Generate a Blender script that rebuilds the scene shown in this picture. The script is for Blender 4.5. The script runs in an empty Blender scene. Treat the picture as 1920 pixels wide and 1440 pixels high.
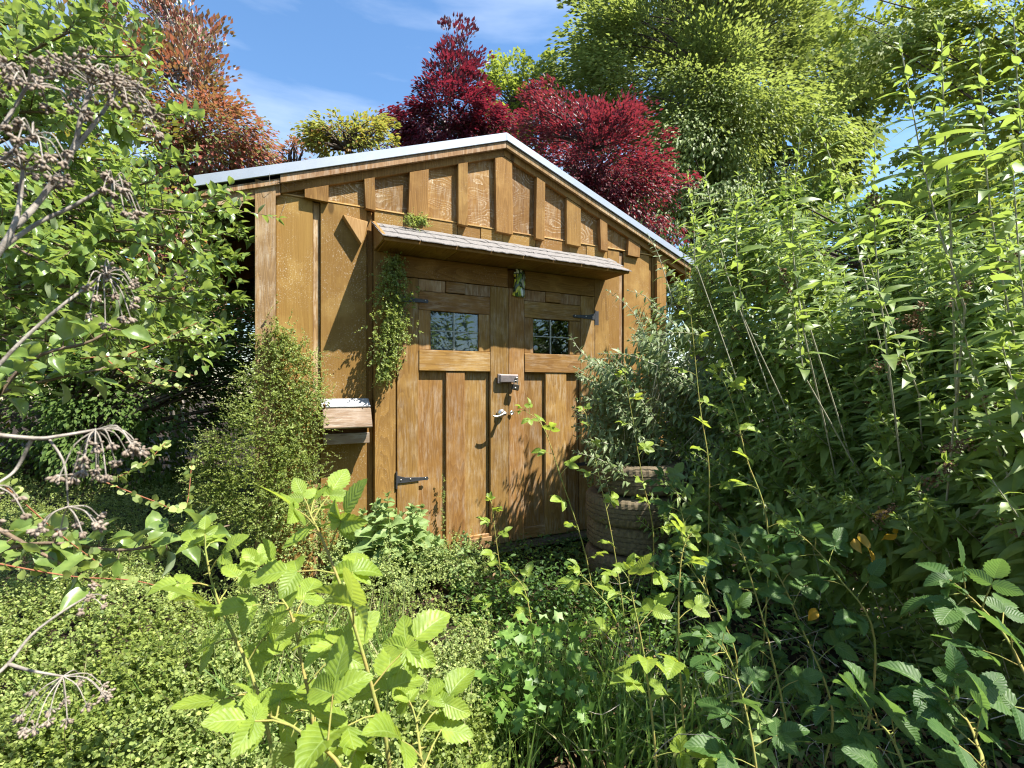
import bpy, bmesh, math, random
import numpy as np
from mathutils import Vector, Matrix
random.seed(7); rng = np.random.default_rng(11)
R = math.radians
sc = bpy.context.scene
col = sc.collection
# ------------------------------------------------------------------ camera
CAMX, CAMY, CAMZ = 0.032, -3.4563, 1.247
YAW = R(27.535)
FPX, HPX = 904.0, 724.0                       # focal length and horizon row for a 1920 x 1440 frame
cd = bpy.data.cameras.new('camera'); cam = bpy.data.objects.new('camera', cd); col.objects.link(cam)
cam.location = (CAMX, CAMY, CAMZ); cam.rotation_euler = (R(90), 0, -YAW)
cd.sensor_width = 36.0; cd.lens = 36.0 * FPX / 1920.0
cd.shift_y = (HPX - 720.0) / 1920.0
cd.clip_start = 0.05; cd.clip_end = 400
cd.dof.use_dof = True; cd.dof.focus_distance = 3.0; cd.dof.aperture_fstop = 9.0
sc.camera = cam
# ------------------------------------------------------------------ sky, sun, exposure
SUN = Vector((0.322, -0.347, 0.741)).normalized()          # direction towards the sun
w = bpy.data.worlds.new('World'); sc.world = w; w.use_nodes = True
wn = w.node_tree; wn.nodes.clear()
sky = wn.nodes.new('ShaderNodeTexSky'); sky.sky_type = 'NISHITA'; sky.sun_disc = False
sky.sun_elevation = math.asin(SUN.z); sky.sun_rotation = math.atan2(SUN.x, SUN.y)
sky.air_density = 1.25; sky.dust_density = 0.3; sky.ozone_density = 4.0
tc = wn.nodes.new('ShaderNodeTexCoord')
mp = wn.nodes.new('ShaderNodeMapping'); mp.inputs['Scale'].default_value = (1.2, 1.2, 6.5); mp.inputs['Rotation'].default_value = (0.1, 0.12, 0.4)
cn = wn.nodes.new('ShaderNodeTexNoise'); cn.inputs['Scale'].default_value = 1.7; cn.inputs['Detail'].default_value = 6; cn.inputs['Roughness'].default_value = 0.55
cr = wn.nodes.new('ShaderNodeMapRange'); cr.inputs['From Min'].default_value = 0.45; cr.inputs['From Max'].default_value = 0.9; cr.inputs['To Max'].default_value = 0.4
mx = wn.nodes.new('ShaderNodeMix'); mx.data_type = 'RGBA'; mx.inputs['B'].default_value = (7.5, 7.8, 8.2, 1)
bg = wn.nodes.new('ShaderNodeBackground'); bg.inputs['Strength'].default_value = 0.088
wo = wn.nodes.new('ShaderNodeOutputWorld')
L = wn.links.new
L(tc.outputs['Generated'], mp.inputs['Vector']); L(mp.outputs[0], cn.inputs['Vector']); L(cn.outputs['Fac'], cr.inputs['Value'])
hsv = wn.nodes.new('ShaderNodeHueSaturation'); hsv.inputs['Saturation'].default_value = 1.12
L(cr.outputs[0], mx.inputs['Factor']); L(sky.outputs[0], hsv.inputs['Color']); L(hsv.outputs[0], mx.inputs['A']); L(mx.outputs['Result'], bg.inputs['Color']); L(bg.outputs[0], wo.inputs['Surface'])
sd = bpy.data.lights.new('sun', 'SUN'); so = bpy.data.objects.new('sun', sd); col.objects.link(so)
sd.energy = 5.0; sd.angle = R(0.53); sd.color = (1.0, 0.95, 0.86)
so.rotation_euler = (-SUN).to_track_quat('-Z', 'Y').to_euler(); so.location = (6, -6, 12)
vs = sc.view_settings; vs.view_transform = 'Standard'; vs.look = 'None'; vs.gamma = 1; vs.use_curve_mapping = False; vs.exposure = 1.52
cy = sc.cycles; cy.max_bounces = 7; cy.diffuse_bounces = 4; cy.transmission_bounces = 6; cy.transparent_max_bounces = 8; cy.glossy_bounces = 3
cy.use_denoising = True; cy.denoiser = 'OPENIMAGEDENOISE'; cy.use_adaptive_sampling = True; cy.adaptive_threshold = 0.01
cy.filter_width = 1.15; cy.sample_clamp_indirect = 6.0; cy.caustics_reflective = False; cy.caustics_refractive = False

# ------------------------------------------------------------------ helpers
RIGHT = np.array([math.cos(YAW), -math.sin(YAW), 0]); FWD = np.array([math.sin(YAW), math.cos(YAW), 0]); UPV = np.array([0, 0, 1.0])
CAM = np.array([CAMX, CAMY, CAMZ])
def at(px, py, d):                            # where a sight line stands at distance d (metres along the view axis)
    return CAM + RIGHT * ((px - 960) / FPX * d) + FWD * d + UPV * ((HPX - py) / FPX * d)
def project(P):
    v = np.asarray(P) - CAM; z = v @ FWD
    zz = np.maximum(z, 1e-3)
    return 960 + FPX * (v @ RIGHT) / zz, HPX - FPX * v[..., 2] / zz, z
def nrm(v):
    v = np.asarray(v, float); return v / np.maximum(np.linalg.norm(v, axis=-1, keepdims=True), 1e-9)
def tag(o, label=None, cat=None, group=None, kind=None):
    if label: o['label'] = label
    if cat: o['category'] = cat
    if group: o['group'] = group
    if kind: o['kind'] = kind
    return o
def empty(name, loc, label, cat, group=None):
    o = bpy.data.objects.new(name, None); col.objects.link(o); o.location = loc; o.empty_display_size = 0.1
    return tag(o, label, cat, group)
def link(name, me, mat=None, parent=None, loc=None, rot=None):
    o = bpy.data.objects.new(name, me); col.objects.link(o)
    if mat and not me.materials: me.materials.append(mat)
    if parent: o.parent = parent
    if loc is not None: o.location = loc
    if rot is not None: o.rotation_euler = rot
    return o
def raw_mesh(name, V, F, luv=None, smooth=False):
    me = bpy.data.meshes.new(name)
    V = np.asarray(V, np.float32)
    if isinstance(F, np.ndarray) and F.ndim == 2:
        k = F.shape[1]; nf = len(F)
        me.vertices.add(len(V)); me.vertices.foreach_set('co', V.ravel())
        me.loops.add(nf * k); me.loops.foreach_set('vertex_index', F.astype(np.int32).ravel())
        me.polygons.add(nf); me.polygons.foreach_set('loop_start', np.arange(nf, dtype=np.int32) * k)
        me.update(calc_edges=True)
    else:
        me.from_pydata([tuple(v) for v in V], [], [tuple(int(i) for i in f) for f in F]); me.update()
    if luv is not None:
        a = me.attributes.new('luv', 'FLOAT_VECTOR', 'POINT'); a.data.foreach_set('vector', np.asarray(luv, np.float32).ravel())
    if smooth: me.polygons.foreach_set('use_smooth', np.ones(len(me.polygons), bool))
    return me
def bm_mesh(name, bm, bevel=0, smooth=False):
    if bevel: bmesh.ops.bevel(bm, geom=bm.edges[:], offset=bevel, segments=1, affect='EDGES')
    bmesh.ops.recalc_face_normals(bm, faces=bm.faces[:])
    me = bpy.data.meshes.new(name); bm.to_mesh(me); bm.free()
    if smooth: me.polygons.foreach_set('use_smooth', np.ones(len(me.polygons), bool))
    return me
def bm_box(bm, c, s, m=None):
    r = bmesh.ops.create_cube(bm, size=1.0)
    for v in r['verts']:
        v.co = Vector((v.co.x * s[0] + c[0], v.co.y * s[1] + c[1], v.co.z * s[2] + c[2]))
        if m is not None: v.co = m @ v.co
    return r['verts']
def board(name, x0, x1, y0, y1, z0, z1, mat, parent, axis='z', bevel=0.003, tilt=0.0, wob=0.0):
    """a plank; its own z axis runs along the grain (axis says which world direction that is)"""
    c = ((x0 + x1) / 2, (y0 + y1) / 2, (z0 + z1) / 2); d = (x1 - x0, y1 - y0, z1 - z0)
    if axis == 'z': s = d; rot = (0, tilt, 0)
    elif axis == 'x': s = (d[2], d[1], d[0]); rot = (0, R(90) + tilt, 0)
    else: s = (d[0], d[2], d[1]); rot = (R(-90), 0, 0)
    bm = bmesh.new(); bm_box(bm, (0, 0, 0), s)
    if wob:
        bmesh.ops.subdivide_edges(bm, edges=[e for e in bm.edges if abs(e.verts[0].co.z - e.verts[1].co.z) > s[2] * .5], cuts=7)
        for v in bm.verts:
            k = math.sin(v.co.z * 23 + x0 * 40) + math.sin(v.co.z * 51 + x0 * 90 + (1 if v.co.x > 0 else 0))
            v.co.x += wob * k * .5
        me = bm_mesh(name, bm)
    else:
        me = bm_mesh(name, bm, bevel)
    o = link(name, me, mat, parent); p = Vector(c)
    if parent: p = p - parent_world(parent)
    o.location = p; o.rotation_euler = rot
    return o
def parent_world(p):
    v = Vector((0, 0, 0))
    while p is not None:
        v = v + p.location; p = p.parent
    return v
def prism_xz(name, poly, y0, y1, mat, parent, bevel=0.002):
    """outline in the wall plane with real thickness"""
    cx = sum(p[0] for p in poly) / len(poly); cz = sum(p[1] for p in poly) / len(poly)
    bm = bmesh.new()
    a = [bm.verts.new((p[0] - cx, y0 - (y0 + y1) / 2, p[1] - cz)) for p in poly]
    b = [bm.verts.new((p[0] - cx, y1 - (y0 + y1) / 2, p[1] - cz)) for p in poly]
    n = len(poly); bm.faces.new(a); bm.faces.new(b[::-1])
    for i in range(n): bm.faces.new((a[i], b[i], b[(i + 1) % n], a[(i + 1) % n]))
    o = link(name, bm_mesh(name, bm, bevel), mat, parent)
    o.location = Vector((cx, (y0 + y1) / 2, cz)) - (parent_world(parent) if parent else Vector())
    return o
def tube_arrays(paths, sides=5):
    Vs, Fs, n0 = [], [], 0
    for pts, r0, r1 in paths:
        P = np.asarray(pts, float); n = len(P)
        if n < 2: continue
        T = np.gradient(P, axis=0); T = nrm(T)
        ref = np.where(np.abs(T[:, 2:3]) > .9, np.array([[1., 0, 0]]), np.array([[0, 0, 1.]]))
        A = nrm(np.cross(T, ref)); B = np.cross(T, A)
        rad = np.linspace(r0, r1, n)[:, None, None]
        an = np.arange(sides) / sides * 2 * math.pi
        ring = P[:, None] + rad * (np.cos(an)[None, :, None] * A[:, None] + np.sin(an)[None, :, None] * B[:, None])
        Vs.append(ring.reshape(-1, 3))
        i = np.arange(n - 1)[:, None] * sides; j = np.arange(sides)[None]; k = (j + 1) % sides
        Fs.append((np.stack([i + j, i + k, i + sides + k, i + sides + j], -1).reshape(-1, 4)) + n0)
        n0 += n * sides
    return np.concatenate(Vs), np.concatenate(Fs)
def tubes(name, paths, mat, parent=None, sides=5, base=None):
    V, F = tube_arrays(paths, sides)
    if base is None: base = np.array(parent_world(parent)) if parent else np.zeros(3)
    return link(name, raw_mesh(name, V - base, F, smooth=True), mat, parent)
def curve(pts, n=10):
    """smooth path through the given points"""
    P = np.asarray(pts, float)
    if len(P) == 2: return P[0] + (P[1] - P[0]) * np.linspace(0, 1, n)[:, None]
    Q = np.vstack([2 * P[0] - P[1], P, 2 * P[-1] - P[-2]]); out = []
    seg = max(2, int(math.ceil(n / (len(P) - 1))))
    for i in range(len(P) - 1):
        p0, p1, p2, p3 = Q[i:i + 4]
        for t in np.linspace(0, 1, seg, endpoint=False):
            out.append(.5 * (2 * p1 + (p2 - p0) * t + (2 * p0 - 5 * p1 + 4 * p2 - p3) * t * t + (3 * p1 - p0 - 3 * p2 + p3) * t ** 3))
    out.append(P[-1]); return np.array(out)
def interp(x, tab): return float(np.interp(x, [t[0] for t in tab], [t[1] for t in tab]))

# ------------------------------------------------------------------ materials
class NT:
    def __init__(s, name):
        s.m = bpy.data.materials.new(name); s.m.use_nodes = True; s.t = s.m.node_tree; s.t.nodes.clear()
        s.out = s.t.nodes.new('ShaderNodeOutputMaterial')
    def n(s, typ, props=None, **kw):
        nd = s.t.nodes.new('ShaderNode' + typ)
        for k, v in (props or {}).items(): setattr(nd, k, v)
        for k, v in kw.items():
            key = int(k[1:]) if k[0] == 'i' and k[1:].isdigit() else k.replace('_', ' ')
            if isinstance(v, bpy.types.NodeSocket): s.t.links.new(v, nd.inputs[key])
            else: nd.inputs[key].default_value = v
        return nd
    def math(s, op, a, b=0.5, clamp=False): return s.n('Math', {'operation': op, 'use_clamp': clamp}, i0=a, i1=b).outputs[0]
    def mix(s, f, a, b, blend='MIX'):
        return s.n('Mix', {'data_type': 'RGBA', 'blend_type': blend}, i0=f, i6=a, i7=b).outputs[2]
    def ramp(s, f, a, b, lo=0.0, hi=1.0): return s.n('MapRange', None, Value=f, From_Min=a, From_Max=b, To_Min=lo, To_Max=hi).outputs[0]
    def surf(s, sh): s.t.links.new(sh, s.out.inputs['Surface']); return s.m
def c4(c): return (c[0], c[1], c[2], 1)

def wood(name, base, dark, light, speck=0.0, worn=0.0, swirl=0.0, grain=1.0, rough=0.78, vary=0.16, pale=(.62, .56, .45)):
    t = NT(name)
    co = t.n('TexCoord').outputs['Object']; oi = t.n('ObjectInfo').outputs['Random']
    off = t.n('CombineXYZ', None, X=t.math('MULTIPLY', oi, 31.7), Y=t.math('MULTIPLY', oi, 17.3), Z=t.math('MULTIPLY', oi, 53.1)).outputs[0]
    p = t.n('VectorMath', {'operation': 'ADD'}, i0=co, i1=off).outputs[0]
    g = t.n('Mapping', None, Vector=p, Scale=(1, 1, .045)).outputs[0]
    fine = t.n('TexNoise', None, Vector=g, Scale=95, Detail=7, Roughness=.6).outputs['Fac']
    mid = t.n('TexNoise', None, Vector=g, Scale=17, Detail=4).outputs['Fac']
    blot = t.n('TexNoise', None, Vector=p, Scale=4.5, Detail=5, Roughness=.6).outputs['Fac']
    g2 = t.n('Mapping', None, Vector=p, Scale=(1, 1, .13)).outputs[0]
    cnt = t.n('TexNoise', None, Vector=t.n('Mapping', None, Vector=p, Scale=(7, 7, .55)).outputs[0], Scale=1.0, Detail=1.5, Roughness=.4).outputs['Fac']
    wav = t.math('POWER', t.math('FRACT', t.math('MULTIPLY', cnt, 26.0)), 1.6)
    k = t.math('ADD', t.math('MULTIPLY', fine, .6 * grain), t.math('ADD', t.math('MULTIPLY', mid, .35), t.math('MULTIPLY', wav, .28 * grain)))
    f = t.ramp(k, .34, .84)
    c = t.mix(f, c4(dark), c4(base)); c = t.mix(t.ramp(blot, .5, .75, 0, .75), c, c4(light))
    c = t.mix(t.ramp(t.n('TexNoise', None, Vector=p, Scale=1.7, Detail=3).outputs['Fac'], .52, .72, 0, .55), c, c4(dark))
    # knots
    kn = t.n('Mapping', None, Vector=p, Scale=(1, 1, .45)).outputs[0]
    vo = t.n('TexVoronoi', None, Vector=kn, Scale=3.1).outputs['Distance']
    c = t.mix(t.ramp(vo, .045, .075, .8, 0), c, c4([x * .35 for x in dark]))
    bump_h = fine
    if swirl:
        sp = t.n('Mapping', None, Vector=p, Scale=(2.6, 2.6, 4.6)).outputs[0]
        sn = t.n('TexNoise', None, Vector=sp, Scale=1.0, Detail=2.0, Roughness=.38).outputs['Fac']
        sw = t.math('POWER', t.math('FRACT', t.math('MULTIPLY', sn, 24.0)), 1.4)
        pa = t.ramp(t.n('TexNoise', None, Vector=p, Scale=6, Detail=4).outputs['Fac'], .36, .66)
        br = t.ramp(t.n('TexNoise', None, Vector=p, Scale=85, Detail=4).outputs['Fac'], .40, .62)
        wl = t.math('MULTIPLY', t.ramp(sw, .45, .85), t.math('MULTIPLY', pa, br))
        c = t.mix(t.ramp(sw, .0, .4, .45, 0), c, c4(dark))
        c = t.mix(t.math('MULTIPLY', wl, swirl), c, c4(pale)); bump_h = sw
    if speck:
        s1 = t.n('TexNoise', None, Vector=p, Scale=110, Detail=3, Roughness=.7).outputs['Fac']
        s2 = t.n('TexNoise', None, Vector=p, Scale=5, Detail=3).outputs['Fac']
        sm = t.math('MULTIPLY', t.ramp(s1, .57, .68), t.ramp(s2, .42, .62))
        c = t.mix(t.math('MULTIPLY', sm, speck), c, c4(pale))
    if worn:
        w1 = t.n('TexNoise', None, Vector=g2, Scale=55, Detail=8, Roughness=.75).outputs['Fac']
        w2 = t.n('TexNoise', None, Vector=p, Scale=7, Detail=4).outputs['Fac']
        wm = t.math('MULTIPLY', t.ramp(w1, .45, .62), t.ramp(w2, .35, .6))
        c = t.mix(t.math('MULTIPLY', wm, worn), c, c4(pale))
    hs = t.n('HueSaturation', None, Color=c, Hue=t.ramp(oi, 0, 1, .493, .506), Saturation=1.0, Value=t.ramp(t.math('FRACT', t.math('MULTIPLY', oi, 7.31)), 0, 1, 1 - vary, 1 + vary)).outputs[0]
    bp = t.n('Bump', None, Height=t.math('ADD', t.math('MULTIPLY', fine, .6), t.math('MULTIPLY', bump_h, .3)), Strength=.45, Distance=.004).outputs[0]
    b = t.n('BsdfPrincipled', None, Base_Color=hs, Roughness=rough, Normal=bp)
    b.inputs['Specular IOR Level'].default_value = .16
    return t.surf(b.outputs[0])
OCH, OCHD, OCHL = (.285, .158, .046), (.155, .078, .022), (.37, .225, .075)
M = {}
M['wood'] = wood('stained_wood', OCH, OCHD, OCHL, speck=.25)
M['panel'] = wood('stained_plywood', (.295, .172, .050), (.21, .112, .030), (.37, .235, .08), speck=.6, grain=.6)
M['gable'] = wood('weathered_plywood', (.27, .155, .044), (.16, .080, .022), (.34, .21, .065), swirl=.62, worn=.2, pale=(.66, .60, .46))
M['door'] = wood('door_wood', (.29, .158, .046), (.165, .080, .023), (.37, .22, .075), worn=.25)
M['grey_wood'] = wood('weathered_post_wood', (.30, .185, .085), (.15, .085, .040), (.40, .29, .17), speck=.5, worn=.55, pale=(.45, .38, .30))
M['old_wood'] = wood('bare_grey_wood', (.21, .145, .095), (.055, .036, .022), (.29, .225, .165), worn=.6, grain=1.7, rough=.85, pale=(.38, .33, .28))
M['edge_wood'] = wood('worn_rake_wood', (.33, .20, .09), (.16, .085, .035), (.45, .31, .17), worn=.6, pale=(.55, .45, .33))
M['dark_wood'] = wood('soffit_wood', (.24, .125, .034), (.13, .062, .018), (.30, .17, .05))
M['pale_strip'] = wood('bare_wood_edge', (.50, .32, .13), (.36, .21, .07), (.58, .42, .2))
M['grey_board'] = wood('silver_grey_board', (.36, .37, .38), (.20, .20, .21), (.46, .47, .48), worn=.5, pale=(.52, .53, .54))
def plain(name, colr, rough=.5, metal=0.0, noise=.15, scale=30, bump=.2, spec=.5, dirt=None):
    t = NT(name); co = t.n('TexCoord').outputs['Object']
    n1 = t.n('TexNoise', None, Vector=co, Scale=scale, Detail=6, Roughness=.65).outputs['Fac']
    n2 = t.n('TexNoise', None, Vector=co, Scale=scale * .18, Detail=4).outputs['Fac']
    d = dirt or [x * (1 - 3 * noise) if x * (1 - 3 * noise) > 0 else 0 for x in colr]
    c = t.mix(t.ramp(n1, .35, .7), c4(d), c4(colr)); c = t.mix(t.ramp(n2, .4, .7, 0, .5), c, c4(d))
    bp = t.n('Bump', None, Height=n1, Strength=bump, Distance=.003).outputs[0]
    b = t.n('BsdfPrincipled', None, Base_Color=c, Roughness=t.ramp(n2, .3, .7, rough * .8, min(1, rough * 1.25)), Metallic=metal, Normal=bp)
    b.inputs['Specular IOR Level'].default_value = spec
    return t.surf(b.outputs[0])
M['metal_trim'] = plain('galvanised_trim', (.34, .38, .44), .5, .35, .03, 12, .03)
M['roof_metal'] = plain('dark_roof_sheet', (.16, .17, .18), .5, .6, .08, 8)
M['shingle'] = plain('asphalt_shingle', (.30, .28, .26), .95, 0, .16, 260, .8, .15, (.13, .12, .115))
M['black_iron'] = plain('black_iron', (.06, .062, .07), .5, .4, .1, 60, .15)
M['nickel'] = plain('satin_nickel', (.66, .64, .60), .3, .9, .03, 40, .05)
M['bronze'] = plain('brown_hasp_metal', (.28, .24, .24), .42, .6, .06, 70, .1)
M['brass_dark'] = plain('dark_padlock_metal', (.10, .085, .07), .4, .8, .1, 60, .1)
M['black'] = plain('dark_gap', (.02, .016, .012), .9)
M['muntin'] = plain('grey_muntin', (.50, .52, .46), .5)
M['rubber'] = plain('dusty_tyre_rubber', (.20, .155, .090), .85, 0, .14, 45, .35, .25, (.085, .068, .045))
M['soil'] = plain('leaf_litter_soil', (.055, .039, .025), .95, 0, .2, 24, 1.0, .1, (.02, .014, .01))
M['interior'] = plain('shed_interior', (.05, .035, .02), .9)
M['sticker'] = plain('pale_sticker', (.5, .55, .52), .5)
def bark(name, a, b_, sc_=40):
    t = NT(name); co = t.n('TexCoord').outputs['Object']
    n1 = t.n('TexNoise', None, Vector=co, Scale=sc_, Detail=6, Roughness=.7).outputs['Fac']
    c = t.mix(t.ramp(n1, .35, .65), c4(a), c4(b_))
    bp = t.n('Bump', None, Height=n1, Strength=.5, Distance=.004).outputs[0]
    b = t.n('BsdfPrincipled', None, Base_Color=c, Roughness=.8, Normal=bp); b.inputs['Specular IOR Level'].default_value = .2
    return t.surf(b.outputs[0])
M['bark'] = bark('tree_bark', (.045, .032, .024), (.13, .105, .085), 18)
M['pale_bark'] = bark('pale_tree_bark', (.20, .17, .14), (.42, .38, .33), 18)
M['green_stem'] = bark('green_stem', (.16, .22, .06), (.30, .36, .12), 50)
M['cane'] = bark('bramble_cane', (.20, .26, .06), (.30, .22, .07), 25)
M['grey_stem'] = bark('silvery_stem', (.26, .25, .17), (.44, .42, .32), 50)
M['brown_stem'] = bark('brown_stem', (.10, .07, .045), (.22, .16, .11), 50)
M['red_wire'] = bark('red_wiry_stem', (.22, .07, .04), (.32, .14, .07), 60)
M['dead_stem'] = bark('dead_grey_stalk', (.17, .145, .12), (.40, .36, .31), 60)
M['seed'] = bark('dry_seed', (.15, .11, .08), (.36, .30, .24), 120)
M['seed_head'] = bark('old_brown_flower_head', (.075, .045, .024), (.23, .145, .08), 160)
M['vine_wire'] = bark('dark_vine_wire', (.045, .03, .02), (.12, .075, .045), 80)

def leafmat(name, a, b_, under=None, trans=.42, tcol=None, rough=.45, spec=.35, third=None, third_at=.9, veins=0, vein_col=None, patch=0.0):
    """a leaf: two-tone from leaf to leaf, paler underneath, lets light through"""
    t = NT(name)
    at_ = t.n('Attribute', {'attribute_name': 'luv'}).outputs['Vector']
    sp = t.n('SeparateXYZ', None, Vector=at_)
    oi = t.n('ObjectInfo').outputs['Random']
    r = t.math('FRACT', t.math('ADD', sp.outputs['Z'], oi))
    c = t.mix(r, c4(a), c4(b_))
    if third: c = t.mix(t.math('GREATER_THAN', t.math('FRACT', t.math('MULTIPLY', r, 13.7)), third_at), c, c4(third))
    if patch:
        pn = t.n('TexNoise', None, Vector=t.n('NewGeometry').outputs['Position'], Scale=patch, Detail=2).outputs['Fac']
        c = t.mix(t.ramp(pn, .38, .62), c, t.n('HueSaturation', None, Color=c, Hue=.5, Saturation=.85, Value=1.5).outputs[0])
    bl = t.n('TexNoise', None, Vector=t.n('NewGeometry').outputs['Position'], Scale=55, Detail=3).outputs['Fac']
    c = t.n('HueSaturation', None, Color=c, Hue=t.ramp(bl, .3, .7, .507, .493), Saturation=1.0, Value=t.ramp(bl, .3, .7, .8, 1.2)).outputs[0]
    nor = None
    if veins:
        au = t.math('ABSOLUTE', sp.outputs['X'])
        ph = t.math('FRACT', t.math('SUBTRACT', t.math('MULTIPLY', sp.outputs['Y'], float(veins)), t.math('MULTIPLY', au, veins * .28)))
        tri = t.math('ABSOLUTE', t.math('SUBTRACT', ph, .5))
        lat = t.ramp(tri, .0, .11, 1, 0); rib = t.ramp(au, .02, .07, 1, 0)
        vv = t.math('MAXIMUM', lat, rib)
        c = t.mix(t.math('MULTIPLY', vv, .55), c, c4(vein_col or [min(1, x * 1.7) for x in a]))
        nor = t.n('Bump', None, Height=t.math('ADD', t.math('MULTIPLY', tri, 1.2), t.math('MULTIPLY', rib, -.6)), Strength=.3, Distance=.004).outputs[0]
    bf = t.n('NewGeometry').outputs['Backfacing']
    u = under or [min(1, x * .8 + .05) for x in b_]
    c2 = t.mix(bf, c, t.mix(.65, c, c4(u)))
    kw = {'Normal': nor} if nor else {}
    b = t.n('BsdfPrincipled', None, Base_Color=c2, Roughness=rough, **kw); b.inputs['Specular IOR Level'].default_value = spec
    tc_ = t.mix(.5, c, c4(tcol or [min(1, b_[0] * 2.0), min(1, b_[1] * 2.0), b_[2] * .9]))
    tr = t.n('BsdfTranslucent', None, Color=tc_, **kw)
    ms = t.n('MixShader', None, i0=trans, i1=b.outputs[0], i2=tr.outputs[0])
    return t.surf(ms.outputs[0])

# ------------------------------------------------------------------ leaf shapes (unit length, base at origin, along +y, face up +z)
def leaf_shape(rows, width, prof, fold=.25, droop=.18, cols=1, serr=0.0, pleat=0.0, twist=0.0, wave=0.0):
    """prof(v) -> half-width share; cols = strips on each side of the midrib"""
    V, UV, F = [], [], []
    nc = 2 * cols + 1
    for i in range(rows + 1):
        v = i / rows; hw = width * .5 * prof(v)
        for j in range(nc):
            u = (j - cols) / cols; ww = hw
            if serr and abs(u) == 1 and 0 < i < rows: ww = hw * (1 + serr * (1 if i % 2 else -1))
            x = u * ww
            z = abs(x) * fold - droop * v * v
            if pleat: z += pleat * (math.sin(v * math.pi * 9 - abs(u) * 2.6)) * abs(u) * (1 - abs(u) * .3) * .5
            if wave: z += wave * math.sin(v * 7 + u * 2.0) * abs(u)
            V.append((x + twist * v * v, v * (1 - .25 * droop * v), z)); UV.append((u, v, 0))
    for i in range(rows):
        for j in range(nc - 1):
            a = i * nc + j; F.append((a, a + 1, a + nc + 1, a + nc))
    return np.array(V), np.array(UV), np.array(F)
lanc = lambda v: max(.02, (math.sin(math.pi * min(1, v ** .62)) ** .85)) if v < 1 else .01
ovat = lambda v: max(.03, math.sin(math.pi * v ** .72) ** .7) if 0 < v < 1 else .02
elli = lambda v: max(.03, math.sin(math.pi * v) ** .75) if 0 < v < 1 else .02
roun = lambda v: max(.05, math.sin(math.pi * (v * .96 + .02)) ** .5)
SH = {
 'lance': [leaf_shape(9, .27, lanc, .22, d, 2, twist=tw, wave=.02) for d, tw in ((.30, .05), (.45, -.08), (.12, .1), (.6, 0))],
 'lance_lo': [leaf_shape(3, .30, lanc, .22, d, 1, twist=tw) for d, tw in ((.3, .05), (.5, -.06))],
 'apple': [leaf_shape(6, .56, ovat, f, d, 2, wave=wv, twist=tw) for f, d, wv, tw in ((.35, .25, .05, .05), (.6, .4, .09, -.1), (.2, -.1, .07, .1), (.9, .3, .05, 0))],
 'apple_lo': [leaf_shape(4, .56, ovat, f, d, 1) for f, d in ((.35, .25), (.6, .4), (.5, -.15))],
 'bramble': [leaf_shape(14, .66, ovat, f, d, 3, serr=.08, pleat=.020) for f, d in ((.25, .22), (.45, .35), (.12, .1))],
 'bramble_lo': [leaf_shape(7, .66, ovat, f, d, 1, serr=.07) for f, d in ((.3, .25), (.45, .4), (.15, .1))],
 'soft': [leaf_shape(6, .60, ovat, f, d, 2, wave=.05) for f, d in ((.3, .45), (.5, .7), (.2, .25))],
 'elli': [leaf_shape(3, .42, elli, f, d, 1) for f, d in ((.35, .25), (.5, .45))],
 'round': [leaf_shape(3, .95, roun, .2, .1, 1)],
}
def fan_shape(r_of, n=12, cup=.15):
    V = [(0, .5, 0)]; UV = [(0, .5, 0)]; F = []
    for i in range(n):
        a = 2 * math.pi * i / n; r = r_of(a, i)
        V.append((r * math.sin(a), .5 + r * -math.cos(a), cup * r * r)); UV.append((math.sin(a), .5, 0))
    for i in range(n): F.append((0, 1 + i, 1 + (i + 1) % n))
    return np.array(V), np.array(UV), np.array(F)
SH['maple'] = [fan_shape(lambda a, i: (.52 if i % 2 == 0 else .27) * (1 if i else .25), 10, -.3)]
SH['lobed'] = [fan_shape(lambda a, i: (.5 if i in (3, 7) else .54 if i == 5 else .33 if i % 2 == 0 else .42) * (.15 if i == 0 else 1), 10, .25)]
SH['dot'] = [(np.array([(0, 0, 0), (.5, .45, .06), (0, 1, 0), (-.5, .45, .06)], float), np.array([(0, 0, 0), (1, .5, 0), (0, 1, 0), (-1, .5, 0)], float), np.array([(0, 1, 2, 3)]))]
SH['dot6'] = [(np.array([(.2, 0, 0), (.5, .4, .05), (.3, .9, .03), (-.3, .9, .03), (-.5, .4, .05), (-.2, 0, 0)], float), np.array([(.4, 0, 0), (1, .4, 0), (.6, .9, 0), (-.6, .9, 0), (-1, .4, 0), (-.4, 0, 0)], float), np.array([(0, 1, 2, 3, 4, 5)]))]
SH['tri2'] = [(np.array([(0, 0, 0), (.27, .45, .08), (0, 1, -.12), (-.27, .45, .08)], float), np.array([(0, 0, 0), (1, .5, 0), (0, 1, 0), (-1, .5, 0)], float), np.array([(0, 1, 2), (0, 2, 3)]))]
def frames(axis, normal):
    a = nrm(axis); n = np.asarray(normal, float); n = nrm(n - (n * a).sum(-1, keepdims=True) * a)
    s = np.cross(a, n); return np.stack([s, a, n], -1)              # columns
def batch(shape, pos, Rm, L, rnd=None):
    Vt, UV, F = shape; N = len(pos); n = len(Vt)
    V = np.einsum('nij,kj->nki', Rm, Vt) * np.asarray(L).reshape(-1, 1, 1) + pos[:, None]
    U = np.broadcast_to(UV, (N, n, 3)).copy()
    U[:, :, 2] = (rng.random(N) if rnd is None else rnd)[:, None]
    Fx = (F[None] + (np.arange(N) * n)[:, None, None]).reshape(-1, F.shape[1])
    return V.reshape(-1, 3), U.reshape(-1, 3), Fx
LEAFMESH = {}
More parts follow.
